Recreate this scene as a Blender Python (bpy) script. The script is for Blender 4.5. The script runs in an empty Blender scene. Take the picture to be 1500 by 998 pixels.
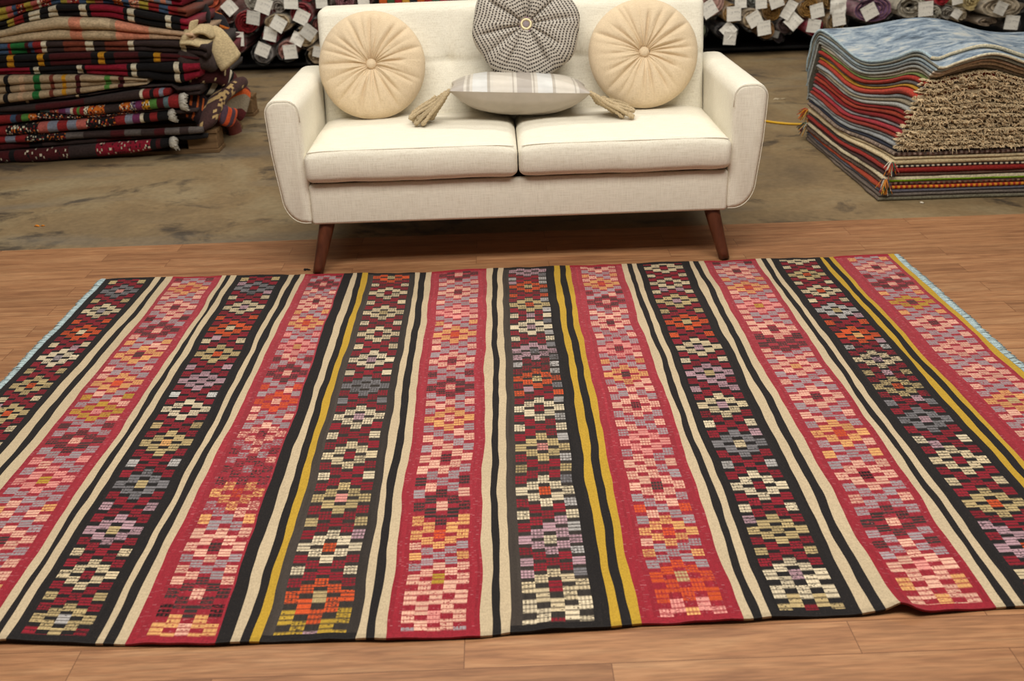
import bpy, math, random
import numpy as np
random.seed(7); RNG = np.random.default_rng(11)
SC = bpy.context.scene
COL = SC.collection
pi = math.pi

# ------------------------------------------------------------------ camera
F = 1500.0; H = 1.30
def nrm(v): return v / np.linalg.norm(v)
_Y = nrm(np.array([(715 - 750) / F, (499 + 182) / F, -1.0]))
_Z = nrm(np.cross(np.array([(715 - 750) / F, (499 + 182) / F, -1.0]), np.array([1, .034, 0.0])))
if _Z[1] < 0: _Z = -_Z
_X = np.cross(_Y, _Z)
RW = np.stack([_X, _Y, _Z])
CAMP = np.array([0, 0, H])
def ray(x, y): return RW @ np.array([(x - 750) / F, (499 - y) / F, -1.0])
def gz(x, y, z=0.0):
    r = ray(x, y); return CAMP + r * ((z - H) / r[2])
def gy(x, y, Y):
    r = ray(x, y); return CAMP + r * (Y / r[1])
cam = bpy.data.cameras.new('camera'); camo = bpy.data.objects.new('camera', cam); COL.objects.link(camo)
from mathutils import Matrix, Vector
M3 = Matrix(RW.tolist())
camo.matrix_world = Matrix.Translation((0, 0, H)) @ M3.to_4x4()
cam.sensor_width = 36; cam.sensor_fit = 'HORIZONTAL'; cam.lens = 36 * F / 1500
cam.clip_start = .05; cam.clip_end = 60
cam.dof.use_dof = True; cam.dof.focus_distance = 2.9; cam.dof.aperture_fstop = 5.0
SC.camera = camo

# ------------------------------------------------------------------ helpers
def s2l(c):
    c = np.asarray(c, float) / 255.0
    return np.where(c <= .04045, c / 12.92, ((c + .055) / 1.055) ** 2.4)
def S(r, g, b): return tuple(float(v) for v in s2l((r, g, b)))
def smooth(a, b, x):
    t = np.clip((np.asarray(x, float) - a) / (b - a), 0, 1); return t * t * (3 - 2 * t)
def bump(x, c, w): return np.exp(-((np.asarray(x, float) - c) / w) ** 2)
def tag(o, label, cat, group=None, kind=None):
    if label: o['label'] = label
    if cat: o['category'] = cat
    if group: o['group'] = group
    if kind: o['kind'] = kind
    return o
def empty(name, loc, label=None, cat=None, group=None):
    o = bpy.data.objects.new(name, None); COL.objects.link(o); o.location = [float(v) for v in loc]
    o.empty_display_size = .05
    return tag(o, label, cat, group)
def mesh(name, V, Fc, mat, parent=None, loc=(0, 0, 0), cols=None, smooth_=True, uv=None, mats=None, mi=None):
    """one mesh object; V are world coordinates, loc is the origin the object gets (its parent's place when it has one)"""
    V = np.asarray(V, float) - np.asarray(loc, float)
    me = bpy.data.meshes.new(name)
    if isinstance(Fc, np.ndarray):
        n, k = Fc.shape
        me.vertices.add(len(V)); me.vertices.foreach_set('co', V.astype(np.float32).ravel())
        me.loops.add(n * k); me.loops.foreach_set('vertex_index', Fc.astype(np.int32).ravel())
        me.polygons.add(n); me.polygons.foreach_set('loop_start', np.arange(0, n * k, k, dtype=np.int32))
        me.update(calc_edges=True); me.validate()
    else:
        me.from_pydata([tuple(v) for v in V], [], [tuple(int(i) for i in f) for f in Fc]); me.update()
    for m in (mats or [mat]): me.materials.append(m)
    np_ = len(me.polygons)
    me.polygons.foreach_set('use_smooth', np.full(np_, bool(smooth_)))
    if mi is not None: me.polygons.foreach_set('material_index', np.asarray(mi, np.int32))
    if cols is not None:
        cols = np.asarray(cols, float)
        lt = np.zeros(np_, np.int32); me.polygons.foreach_get('loop_total', lt)
        at = me.color_attributes.new('Col', 'FLOAT_COLOR', 'CORNER')
        c4 = np.ones((int(lt.sum()), 4), np.float32); c4[:, :3] = np.repeat(cols, lt, axis=0)
        at.data.foreach_set('color', c4.ravel())
    if uv is not None:
        u = me.uv_layers.new(name='UVMap'); u.data.foreach_set('uv', np.asarray(uv, np.float32).ravel())
    o = bpy.data.objects.new(name, me); COL.objects.link(o)
    if parent is not None: o.parent = parent
    else: o.location = [float(v) for v in loc]
    return o
class MB:
    """collects pieces into one mesh"""
    def __init__(s): s.V = []; s.F = []; s.C = []
    def add(s, V, Fc, col=(1, 1, 1)):
        b = len(s.V); s.V += [tuple(v) for v in V]
        col = np.asarray(col, float)
        for i, f in enumerate(Fc):
            s.F.append([int(k) + b for k in f]); s.C.append(col if col.ndim == 1 else col[i])
    def box(s, a, b, col=(1, 1, 1)):
        (x0, y0, z0), (x1, y1, z1) = a, b
        V = [(x0, y0, z0), (x1, y0, z0), (x1, y1, z0), (x0, y1, z0), (x0, y0, z1), (x1, y0, z1), (x1, y1, z1), (x0, y1, z1)]
        s.add(V, [(0, 3, 2, 1), (4, 5, 6, 7), (0, 1, 5, 4), (1, 2, 6, 5), (2, 3, 7, 6), (3, 0, 4, 7)], col)
    def tube(s, pts, r, n=8, col=(1, 1, 1), twist=0.0, lobes=0, cap=True):
        pts = np.asarray(pts, float); m = len(pts)
        r = np.full(m, r) if np.isscalar(r) else np.asarray(r, float)
        T = np.gradient(pts, axis=0); T /= np.maximum(np.linalg.norm(T, axis=1)[:, None], 1e-9)
        up = np.array([0, 0, 1.0]) if abs(T[0][2]) < .9 else np.array([1.0, 0, 0])
        A = nrm(np.cross(T[0], up)); V = []; Ls = 0
        for i in range(m):
            A = A - T[i] * A.dot(T[i]); A = nrm(A); B = np.cross(T[i], A)
            if i: Ls += np.linalg.norm(pts[i] - pts[i - 1])
            for k in range(n):
                a = 2 * pi * k / n
                rr = r[i] * (1 + (.22 * math.cos(lobes * a + twist * Ls) if lobes else 0))
                V.append(pts[i] + rr * (math.cos(a) * A + math.sin(a) * B))
        Fc = []
        for i in range(m - 1):
            for k in range(n):
                Fc.append((i * n + k, i * n + (k + 1) % n, (i + 1) * n + (k + 1) % n, (i + 1) * n + k))
        if cap: Fc.append(tuple(range(n))[::-1]); Fc.append(tuple((m - 1) * n + k for k in range(n)))
        s.add(V, Fc, col)
    def build(s, name, mat, parent=None, loc=(0, 0, 0), smooth_=True, cols=True):
        return mesh(name, s.V, s.F, mat, parent, loc, np.array(s.C) if cols else None, smooth_)
def grid_faces(nu, nv, base=0, flip=False):
    i, j = np.meshgrid(np.arange(nu), np.arange(nv), indexing='ij')
    a = base + i * (nv + 1) + j; b = a + (nv + 1); c = b + 1; d = a + 1
    q = np.stack([a, b, c, d], -1).reshape(-1, 4)
    return q[:, ::-1] if flip else q
def wob(x, seed, sc=1.0):
    r = np.random.default_rng(seed); o = 0
    for k in range(4):
        o = o + np.sin(np.asarray(x) * sc * (1 + 1.7 * k + r.random()) + r.random() * 6.28) / (1 + k)
    return o / 2.1

# ------------------------------------------------------------------ materials
def newmat(name):
    m = bpy.data.materials.new(name); m.use_nodes = True
    nt = m.node_tree; return m, nt, nt.nodes['Principled BSDF']
def N(nt, t, **k):
    n = nt.nodes.new(t)
    for a, b in k.items():
        if a in n.inputs: n.inputs[a].default_value = b
        else: setattr(n, a, b)
    return n
def mixc(nt, mode, fac, a, b):
    n = nt.nodes.new('ShaderNodeMix'); n.data_type = 'RGBA'; n.blend_type = mode
    for i, v in ((0, fac), (6, a), (7, b)):
        if hasattr(v, 'is_linked') or hasattr(v, 'links'): nt.links.new(v, n.inputs[i])
        else: n.inputs[i].default_value = v if i == 0 else (*v, 1) if len(v) == 3 else v
    return n.outputs[2]
def ramp(nt, src, stops, interp='LINEAR'):
    n = nt.nodes.new('ShaderNodeValToRGB'); n.color_ramp.interpolation = interp
    e = n.color_ramp.elements
    while len(e) < len(stops): e.new(.5)
    for q, (p, c) in zip(e, stops): q.position = p; q.color = (*c, 1) if len(c) == 3 else c
    nt.links.new(src, n.inputs[0]); return n.outputs[0]
def noise(nt, scale, detail=3, vec=(1, 1, 1), coord='Object', dist=0.0, rough=.5):
    tc = nt.nodes.new('ShaderNodeTexCoord'); mp = nt.nodes.new('ShaderNodeMapping'); mp.inputs['Scale'].default_value = vec
    nt.links.new(tc.outputs[coord], mp.inputs[0])
    n = N(nt, 'ShaderNodeTexNoise', Scale=scale, Detail=detail, Distortion=dist, Roughness=rough); nt.links.new(mp.outputs[0], n.inputs['Vector'])
    return n.outputs['Fac']
def bumpn(nt, bs, h, strength=.3, dist=.002):
    b = N(nt, 'ShaderNodeBump', Strength=strength, Distance=dist); nt.links.new(h, b.inputs['Height']); nt.links.new(b.outputs[0], bs.inputs['Normal'])
def add(nt, a, b, op='ADD'):
    n = nt.nodes.new('ShaderNodeMath'); n.operation = op
    for i, v in enumerate((a, b)):
        if hasattr(v, 'links'): nt.links.new(v, n.inputs[i])
        else: n.inputs[i].default_value = v
    return n.outputs[0]
def attr_mat(name, rough=.9, var=.25, scale=60, vec=(1, 1, 1), bstr=.5, bdist=.002, fleck=0.0, sheen=0.2):
    m, nt, bs = newmat(name)
    at = N(nt, 'ShaderNodeVertexColor', layer_name='Col')
    nz = noise(nt, scale, 4, vec)
    g = ramp(nt, nz, [(.3, (1 - var,) * 3), (.7, (1 + var * .6,) * 3)])
    c = mixc(nt, 'MULTIPLY', 1.0, at.outputs[0], g)
    if fleck:
        fz = noise(nt, scale * 5, 2, (1, .35, 1))
        ff = ramp(nt, fz, [(.66, (0, 0, 0)), (.74, (fleck,) * 3)])
        c = mixc(nt, 'MIX', ff, c, S(190, 165, 140))
    nt.links.new(c, bs.inputs['Base Color']); bs.inputs['Roughness'].default_value = rough
    bs.inputs['Specular IOR Level'].default_value = .15
    bs.inputs['Sheen Weight'].default_value = sheen * .3
    bumpn(nt, bs, nz, bstr, bdist)
    return m
def plain(name, col, rough=.6, spec=.3, metal=0, nscale=0, var=.15, vec=(1, 1, 1), bstr=.2):
    m, nt, bs = newmat(name)
    bs.inputs['Roughness'].default_value = rough; bs.inputs['Specular IOR Level'].default_value = spec; bs.inputs['Metallic'].default_value = metal
    if nscale:
        nz = noise(nt, nscale, 4, vec)
        c = ramp(nt, nz, [(.3, tuple(v * (1 - var) for v in col)), (.7, tuple(min(1, v * (1 + var)) for v in col))])
        nt.links.new(c, bs.inputs['Base Color']); bumpn(nt, bs, nz, bstr, .002)
    else: bs.inputs['Base Color'].default_value = (*col, 1)
    return m
M_rug = attr_mat('flatweave wool', .95, .16, 320, (1, .5, 1), .5, .0015, fleck=.22)
M_pile = attr_mat('rug pile wool', .95, .35, 120, (1, 1, 1), .8, .003)
M_kil = attr_mat('folded kilim wool', .95, .3, 90, (1, 1, 2), .5, .003)
M_roll = attr_mat('rolled rug wool', .9, .3, 60, (1, .3, 1), .5, .003)
M_cord = attr_mat('cotton cord', .9, .3, 300, (1, 1, 1), .4, .001)
def linen(name, col, dark, sc=1.0):
    m, nt, bs = newmat(name)
    a = noise(nt, 22 * sc, 5, (1, 14, 14)); b = noise(nt, 22 * sc, 5, (14, 14, 1)); w = noise(nt, 500 * sc, 2)
    h = add(nt, add(nt, a, b), add(nt, w, .6, 'MULTIPLY'))
    c = ramp(nt, h, [(.95, dark), (1.22, col), (1.5, tuple(min(1, v * 1.1) for v in col))]) if False else None
    hn = add(nt, h, .5, 'MULTIPLY')
    c = ramp(nt, hn, [(.5, dark), (.66, col), (.8, tuple(min(.95, v * 1.08) for v in col))])
    nt.links.new(c, bs.inputs['Base Color']); bs.inputs['Roughness'].default_value = .92; bs.inputs['Specular IOR Level'].default_value = .12
    bs.inputs['Sheen Weight'].default_value = .1
    bumpn(nt, bs, h, .35, .0012)
    return m
M_linen = linen('off white slub linen', S(229, 223, 206), S(215, 207, 187))
M_beige = linen('pale gold slub fabric', S(220, 199, 167), S(205, 182, 148), 1.6)
M_satin = plain('silver taupe satin', S(190, 180, 168), .42, .45, 0, 40, .04)
M_leg = plain('walnut stained wood', S(84, 43, 25), .32, .5, 0, 8, .35, (6, 6, .8), .05)
M_black = plain('black metal', S(14, 14, 15), .6, .3)
M_gold = plain('brass ring', S(228, 214, 170), .35, .5, .35)
M_pallet = plain('weathered pallet wood', S(118, 92, 64), .85, .15, 0, 7, .4, (.6, 8, 8), .4)
M_yellow = plain('yellow cable', S(215, 165, 20), .45, .4)
def tag_mat():
    m, nt, bs = newmat('white paper with scribbled notes')
    tc = nt.nodes.new('ShaderNodeTexCoord'); mp = nt.nodes.new('ShaderNodeMapping'); mp.inputs['Scale'].default_value = (1, 1, 1)
    nt.links.new(tc.outputs['UV'], mp.inputs[0])
    mp.inputs['Scale'].default_value = (9, 8, 1)
    nz = N(nt, 'ShaderNodeTexNoise', Scale=1.0, Detail=3.0, Distortion=2.5); nt.links.new(mp.outputs[0], nz.inputs['Vector'])
    k = ramp(nt, nz.outputs['Fac'], [(.54, (0, 0, 0)), (.62, (.6,) * 3)])
    wv = N(nt, 'ShaderNodeTexWave', Scale=.85); wv.bands_direction = 'Y'; nt.links.new(tc.outputs['UV'], wv.inputs['Vector'])
    k2 = mixc(nt, 'MULTIPLY', 1.0, k, ramp(nt, wv.outputs['Fac'], [(.35, (0, 0, 0)), (.5, (1, 1, 1))]))
    at = N(nt, 'ShaderNodeVertexColor', layer_name='Col')
    c = mixc(nt, 'MIX', k2, at.outputs[0], S(70, 70, 74))
    nt.links.new(c, bs.inputs['Base Color']); bs.inputs['Roughness'].default_value = .35; bs.inputs['Specular IOR Level'].default_value = .5
    return m
M_tag = tag_mat()
def film():
    m, nt, bs = newmat('clear plastic wrap')
    out = nt.nodes['Material Output']; tr = nt.nodes.new('ShaderNodeBsdfTransparent'); mx = nt.nodes.new('ShaderNodeMixShader')
    nz = noise(nt, 30, 3, (1, .4, 1)); f = ramp(nt, nz, [(.42, (.02,) * 3), (.7, (.20,) * 3)])
    bs.inputs['Base Color'].default_value = (.55, .54, .52, 1); bs.inputs['Roughness'].default_value = .18; bs.inputs['Specular IOR Level'].default_value = .8
    bumpn(nt, bs, nz, .8, .01)
    nt.links.new(f, mx.inputs[0]); nt.links.new(tr.outputs[0], mx.inputs[1]); nt.links.new(bs.outputs[0], mx.inputs[2]); nt.links.new(mx.outputs[0], out.inputs[0])
    return m
M_film = film()

# ------------------------------------------------------------------ floor: laminate platform in front, bare concrete behind
def laminate():
    m, nt, bs = newmat('laminate planks')
    tc = nt.nodes.new('ShaderNodeTexCoord')
    mp = nt.nodes.new('ShaderNodeMapping'); mp.inputs['Location'].default_value = (.55, -.0262, 0)
    nt.links.new(tc.outputs['Object'], mp.inputs[0])
    br = N(nt, 'ShaderNodeTexBrick', Scale=1.0, offset=.37, offset_frequency=2, squash=1.0)
    br.inputs['Color1'].default_value = (0, 0, 0, 1); br.inputs['Color2'].default_value = (1, 1, 1, 1); br.inputs['Mortar'].default_value = (.5, .5, .5, 1)
    br.inputs['Mortar Size'].default_value = .0009; br.inputs['Mortar Smooth'].default_value = .4; br.inputs['Brick Width'].default_value = .72; br.inputs['Row Height'].default_value = .0882
    nt.links.new(mp.outputs[0], br.inputs['Vector'])
    # every strip takes another piece of grain
    sep = nt.nodes.new('ShaderNodeVectorMath'); sep.operation = 'MULTIPLY_ADD'
    nt.links.new(br.outputs['Color'], sep.inputs[0]); sep.inputs[1].default_value = (3, 7, 5); nt.links.new(tc.outputs['Object'], sep.inputs[2])
    mp2 = nt.nodes.new('ShaderNodeMapping'); mp2.inputs['Scale'].default_value = (1.1, 13, 1); nt.links.new(sep.outputs[0], mp2.inputs[0])
    g = N(nt, 'ShaderNodeTexNoise', Scale=2.2, Detail=6.0, Roughness=.6, Distortion=.9); nt.links.new(mp2.outputs[0], g.inputs['Vector'])
    g2 = N(nt, 'ShaderNodeTexNoise', Scale=14.0, Detail=3.0); nt.links.new(mp2.outputs[0], g2.inputs['Vector'])
    base = ramp(nt, g.outputs['Fac'], [(.3, S(134, 92, 64)), (.5, S(160, 115, 80)), (.72, S(178, 136, 99))])
    fine = ramp(nt, g2.outputs['Fac'], [(.35, (.78,) * 3), (.65, (1.08,) * 3)])
    tone = ramp(nt, br.outputs['Color'], [(0, (.86, .83, .80)), (1, (1.08, 1.06, 1.02))])
    c = mixc(nt, 'MULTIPLY', 1.0, mixc(nt, 'MULTIPLY', 1.0, base, fine), tone)
    c = mixc(nt, 'MIX', br.outputs['Fac'], c, S(96, 60, 38))
    nt.links.new(c, bs.inputs['Base Color']); bs.inputs['Roughness'].default_value = .42; bs.inputs['Specular IOR Level'].default_value = .35
    bumpn(nt, bs, g2.outputs['Fac'], .06, .001)
    return m
def concrete():
    m, nt, bs = newmat('worn stained concrete')
    a = noise(nt, 1.3, 6, (1, 1, 1), dist=.4, rough=.6); b = noise(nt, 3.0, 7, (.9, 1.1, 1), dist=.5, rough=.68); d = noise(nt, 40, 4)
    base = ramp(nt, a, [(.32, S(108, 92, 70)), (.5, S(136, 115, 84)), (.66, S(150, 134, 104))])
    spots = ramp(nt, b, [(.54, (0, 0, 0)), (.64, (.85,) * 3)])
    c = mixc(nt, 'MIX', spots, base, S(66, 58, 50))
    gz_ = noise(nt, 1.7, 5, (.5, 2, 1)); gs = ramp(nt, gz_, [(.55, (0, 0, 0)), (.7, (.6,) * 3)])
    c = mixc(nt, 'MIX', gs, c, S(112, 106, 96))
    c = mixc(nt, 'MULTIPLY', 1.0, c, ramp(nt, d, [(.3, (.85,) * 3), (.7, (1.08,) * 3)]))
    nt.links.new(c, bs.inputs['Base Color']); bs.inputs['Roughness'].default_value = .5; bs.inputs['Specular IOR Level'].default_value = .3
    bumpn(nt, bs, add(nt, a, d), .08, .002)
    return m
b = MB(); b.box((-7, 3.0, -.06), (7, 9.6, -.008)); tag(b.build('floor_concrete', concrete(), smooth_=False, cols=False), None, None, kind='structure')
b = MB(); b.box((-7, -2.5, -.05), (7, 3.905, 0)); tag(b.build('floor_laminate', laminate(), smooth_=False, cols=False), None, None, kind='structure')
b = MB(); b.box((-7, 9.5, -.06), (7, 9.6, 3.6)); tag(b.build('wall_back', plain('dark painted wall', S(52, 46, 42), .9, .1, 0, 5, .2), smooth_=False, cols=False), None, None, kind='structure')

# ------------------------------------------------------------------ the kilim rug
C_ = dict(W=(224, 206, 174), C=(216, 195, 158), N=(236, 232, 226), K=(224, 148, 138), P=(230, 178, 154), O=(200, 80, 40), T=(222, 166, 104), Y=(200, 162, 60), G=(118, 114, 116),
          L=(160, 148, 150), D=(64, 54, 52), R=(150, 34, 48), V=(178, 142, 150), B=(34, 29, 29), A=(176, 170, 166), U=(192, 168, 120))
LIN = {k: s2l(v) * (.80 if k in 'KPTL' else .85 if k in 'OGVA' else .78 if k in 'WCU' else .68) for k, v in C_.items()}
RED = s2l((142, 34, 46)); BLACK = s2l((30, 27, 27)); BROWN = s2l((60, 53, 48)); CREAM = s2l((183, 164, 134)); YEL = s2l((174, 139, 46)); BLUE = s2l((176, 194, 196))
farx = [148, 155, 229, 238, 245, 255.6, 327, 333, 338.4, 346.6, 423.6, 430.4, 439.6, 446.4, 503, 516, 524, 532, 540, 609, 616, 625, 633, 713.5, 721.6, 729, 736.6, 810, 818, 827, 833.6, 909, 917, 924, 931, 1007.6, 1015.3, 1023.2, 1030.4, 1106.5, 1114.4, 1121.6, 1128, 1199.6, 1206, 1214, 1220, 1300.4, 1308.3, 1318.4]
fx = [155, 446, 625, 714, 833, 1007, 1200, 1308]; fy = [411, 405, 402, 396, 393, 386, 380, 375.6]
XF = np.array([gz(x, np.interp(x, fx, fy))[0] for x in farx])
XN = np.array([-1.446, -1.428, -1.293, -1.264, -1.243, -1.216, -1.024, -1.004, -.987, -.967, -.792, -.778, -.760, -.739, -.567, -.539, -.517, -.499, -.482, -.300, -.283, -.266, -.245, -.068, -.046, -.031, -.011,
               .178, .198, .217, .236, .428, .448, .465, .483, .657, .680, .702, .730, .914, .934, .950, .968, 1.159, 1.178, 1.200, 1.214, 1.424, 1.448, 1.478])
# kinds of the 49 stretches between those lines
seg = ['f', 'b1', 'W', 'B', 'W', 'r2', 'W', 'B', 'W', 'b3', 'W', 'B', 'W', 'r4', 'B', 'W', 'B', 'Y', 'b5', 'W', 'B', 'W', 'r6', 'W', 'B', 'W', 'b7', 'Y', 'B', 'Y', 'r8', 'W', 'B', 'W', 'b9', 'W', 'B', 'W', 'r10', 'W', 'B', 'W', 'b11', 'Y', 'B', 'Y', 'r12', 'Y', 'f']
pat = {1: (.15, .86), 2: (.08, .86), 3: (.12, .85), 4: (.2, .97), 5: (.12, .88), 6: (.15, .85), 7: (.12, .84), 8: (.2, .86), 9: (.12, .85), 10: (.14, .9), 11: (.15, .87), 12: (.22, .93)}
# rosettes of each band, far to near: x, y, petals, centre, accent between this and the next
ros = {1: [(176, 434, 'G', 'K', 'U'), (144, 464, 'C', 'L', 'O'), (115, 496, 'O', 'C', 'C'), (82, 534, 'W', 'L', 'U'), (46, 576, 'U', 'O', 'C'), (5, 617, 'U', 'O', 'C')],
       2: [(273, 429, 'T', 'O', 'P'), (253, 457, 'P', 'D', 'D'), (227, 492, 'D', 'P', 'T'), (200, 528, 'T', 'D', 'P'), (170, 570, 'T', 'O', 'Y'), (140, 613, 'Y', 'K', 'D'), (103, 657, 'D', 'P', 'K'), (61, 717, 'K', 'Y', 'T'), (7, 806, 'P', 'D', 'P')],
       3: [(368, 427, 'G', 'R', 'C'), (349, 456, 'C', 'V', 'O'), (332, 487, 'O', 'C', 'C'), (310, 525, 'U', 'O', 'V'), (290, 565, 'V', 'V', 'N'), (268, 607, 'W', 'R', 'U'), (242, 657, 'U', 'T', 'A'), (213, 719, 'G', 'U', 'V'), (171, 789, 'V', 'U', 'C'), (132, 855, 'C', 'R', 'U'), (93, 921, 'U', 'A', 'V')],
       4: [(472, 420, 'D', 'P', 'P'), (458, 445, 'P', 'D', 'T'), (444, 477, 'T', 'O', 'K'), (429, 511, 'K', 'T', 'D'), (412, 551, 'D', 'P', 'O'), (397, 592, 'O', 'P', 'P'), (381, 640, 'P', 'D', 'D'), (363, 690, 'D', 'L', 'D'), (345, 726, 'T', 'O', 'T'), (317, 806, 'P', 'D', 'P'), (295, 873, 'D', 'P', 'B'), (283, 930, 'T', 'P', 'L')],
       5: [(570, 408, 'O', 'U', 'C'), (566, 430, 'C', 'R', 'C'), (560, 459, 'C', 'U', 'W'), (554, 491, 'C', 'R', 'C'), (545, 529, 'W', 'V', 'W'), (535, 567, 'G', 'G', 'G'), (528, 612, 'W', 'V', 'W'), (515, 669, 'C', 'R', 'W'), (501, 732, 'U', 'K', 'U'), (484, 804, 'W', 'O', 'W'), (466, 875, 'O', 'U', 'Y'), (459, 940, 'Y', 'R', 'Y')],
       6: [(677, 404, 'D', 'P', 'P'), (673, 429, 'P', 'D', 'P'), (671, 458, 'K', 'P', 'T'), (667, 491, 'T', 'O', 'P'), (665, 530, 'P', 'D', 'D'), (660, 569, 'D', 'P', 'P'), (657, 614, 'T', 'P', 'P'), (656, 672, 'P', 'D', 'D'), (652, 742, 'D', 'P', 'T'), (647, 785, 'T', 'O', 'T'), (641, 847, 'P', 'Y', 'P'), (637, 905, 'P', 'K', 'P')],
       7: [(774, 400, 'V', 'V', 'A'), (776, 422, 'O', 'U', 'O'), (781, 448, 'U', 'O', 'W'), (785, 481, 'W', 'V', 'W'), (786, 516, 'V', 'G', 'A'), (796, 557, 'O', 'U', 'O'), (802, 600, 'W', 'R', 'W'), (809, 658, 'U', 'K', 'U'), (814, 722, 'W', 'O', 'W'), (817, 794, 'V', 'W', 'V'), (821, 860, 'C', 'R', 'W'), (834, 921, 'W', 'R', 'W')],
       8: [(871, 394, 'P', 'D', 'T'), (877, 418, 'T', 'O', 'D'), (884, 444, 'D', 'P', 'P'), (894, 475, 'P', 'D', 'P'), (903, 514, 'K', 'D', 'T'), (915, 551, 'T', 'D', 'P'), (931, 596, 'P', 'D', 'P'), (952, 651, 'K', 'P', 'P'), (969, 716, 'P', 'D', 'O'), (987, 784, 'T', 'O', 'T'), (1005, 850, 'O', 'U', 'O'), (1020, 911, 'K', 'T', 'P')],
       9: [(972, 395, 'C', 'R', 'C'), (984, 417, 'C', 'R', 'C'), (998, 443, 'U', 'V', 'U'), (1015, 474, 'O', 'U', 'O'), (1031, 512, 'C', 'V', 'W'), (1051, 550, 'V', 'U', 'V'), (1071, 597, 'C', 'V', 'W'), (1095, 654, 'G', 'C', 'A'), (1123, 717, 'W', 'R', 'W'), (1145, 784, 'U', 'U', 'U'), (1171, 848, 'W', 'V', 'W'), (1198, 905, 'U', 'R', 'U')],
       10: [(1078, 399, 'P', 'D', 'T'), (1094, 423, 'T', 'O', 'K'), (1112, 450, 'K', 'Y', 'P'), (1134, 484, 'P', 'D', 'D'), (1156, 508, 'D', 'D', 'P'), (1170, 540, 'P', 'T', 'P'), (1199, 585, 'P', 'D', 'P'), (1232, 639, 'T', 'O', 'T'), (1274, 702, 'P', 'B', 'P'), (1314, 772, 'D', 'P', 'D'), (1356, 835, 'P', 'K', 'T'), (1389, 892, 'P', 'T', 'P')],
       11: [(1177, 382, 'C', 'C', 'C'), (1179, 404, 'U', 'O', 'C'), (1198, 428, 'C', 'O', 'C'), (1222, 456, 'A', 'U', 'O'), (1256, 494, 'O', 'T', 'A'), (1280, 530, 'C', 'V', 'U'), (1315, 570, 'U', 'O', 'G'), (1360, 620, 'G', 'V', 'W'), (1410, 681, 'C', 'R', 'C'), (1460, 746, 'U', 'O', 'V'), (1484, 812, 'V', 'O', 'C')],
       12: [(1276, 394, 'P', 'D', 'D'), (1298, 418, 'D', 'P', 'T'), (1326, 445, 'Y', 'D', 'T'), (1354, 476, 'P', 'D', 'P'), (1392, 514, 'P', 'K', 'P'), (1420, 550, 'P', 'P', 'P'), (1475, 592, 'T', 'U', 'P')]}
YFAR, YNEAR = 3.478, 1.522
NY = 640
tv = np.linspace(0, 1, NY + 1)                       # 0 far, 1 near
ycell = YFAR + (YNEAR - YFAR) * (tv[:-1] + tv[1:]) / 2
tcell = (tv[:-1] + tv[1:]) / 2
cols_f = []; cols_n = []; cell_info = []             # mesh columns and what every column strip is
for i in range(1, 48):
    k = seg[i]; w = XF[i + 1] - XF[i]
    if k[0] in 'br' and len(k) > 1:
        p0, p1 = pat[int(k[1:])]; cuts = [0, p0] + [p0 + (p1 - p0) * q / 5 for q in range(1, 6)] + [1]
        for q in range(7):
            n = max(2, round(w * (cuts[q + 1] - cuts[q]) / (.0036 if 0 < q < 6 else .0065)))
            for a in range(n):
                f_ = cuts[q] + (cuts[q + 1] - cuts[q]) * a / n
                cols_f.append((i, f_)); cell_info.append((i, k, q, (a + .5) / n, n, a))
    else:
        n = 3
        for a in range(n): cols_f.append((i, a / n)); cell_info.append((i, k, -1, (a + .5) / n, n, a))
cols_f.append((47, 1.0))
NX = len(cell_info)
# wavy stripe lines: a shared drift, and each line's own wobble
lineX = np.zeros((50, NY + 1))
for i in range(50):
    g_ = wob(tv * 9, 500 + i // 4, 1.0) * .0045 * (1 if 2 < i < 48 else .5)
    lineX[i] = XF[i] + (XN[i] - XF[i]) * tv + g_ + wob(tv * 22, 900 + i) * .0022
for i in range(50):                                   # bulge of the left edge seen half way
    lineX[i] -= (.012 * np.sin(pi * tv)) * np.clip(1 - i / 6, 0, 1)
nearX = [gz(x, y) for x, y in [(10, 944), (140, 948), (313, 949), (380, 945), (522, 941), (565, 942), (703, 937), (747, 932), (894, 924), (939, 919), (1088, 914), (1129, 910), (1263, 904.5), (1317, 898), (1340, 904), (1460, 894)]]
nX = np.array([p[0] for p in nearX]); nY = np.array([p[1] for p in nearX])
farp = [gz(x, y) for x, y in zip(fx, fy)]
fX = np.array([p[0] for p in farp]); fY = np.array([p[1] for p in farp])
GX = np.zeros((NX + 1, NY + 1))
for c, (i, f_) in enumerate(cols_f): GX[c] = lineX[i] * (1 - f_) + lineX[i + 1] * f_
yf = np.interp(GX[:, 0], fX, fY); yn = np.interp(GX[:, -1], nX, nY)
GY = yf[:, None] + (yn - yf)[:, None] * tv[None, :]
GZ = .0045 + .0012 * (1 + wob(GX * 5 + GY * 3, 3)) + .004 * np.exp(-((1 - tv) / .03)[None, :] ** 1) * (1 + wob(GX[:, -1] * 14, 8))[:, None] \
    + .016 * bump(GX, .735, .03) * np.exp(-((1 - tv) / .02))[None, :] + .003 * np.exp(-(tv / .02))[None, :] * (1 + wob(GX[:, 0] * 12, 18))[:, None]
CC = np.zeros((NX, NY, 3))
rowj = RNG.random((NY,))
colj = RNG.normal(0, 1, (NX,))
phase_cache = {}
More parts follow.
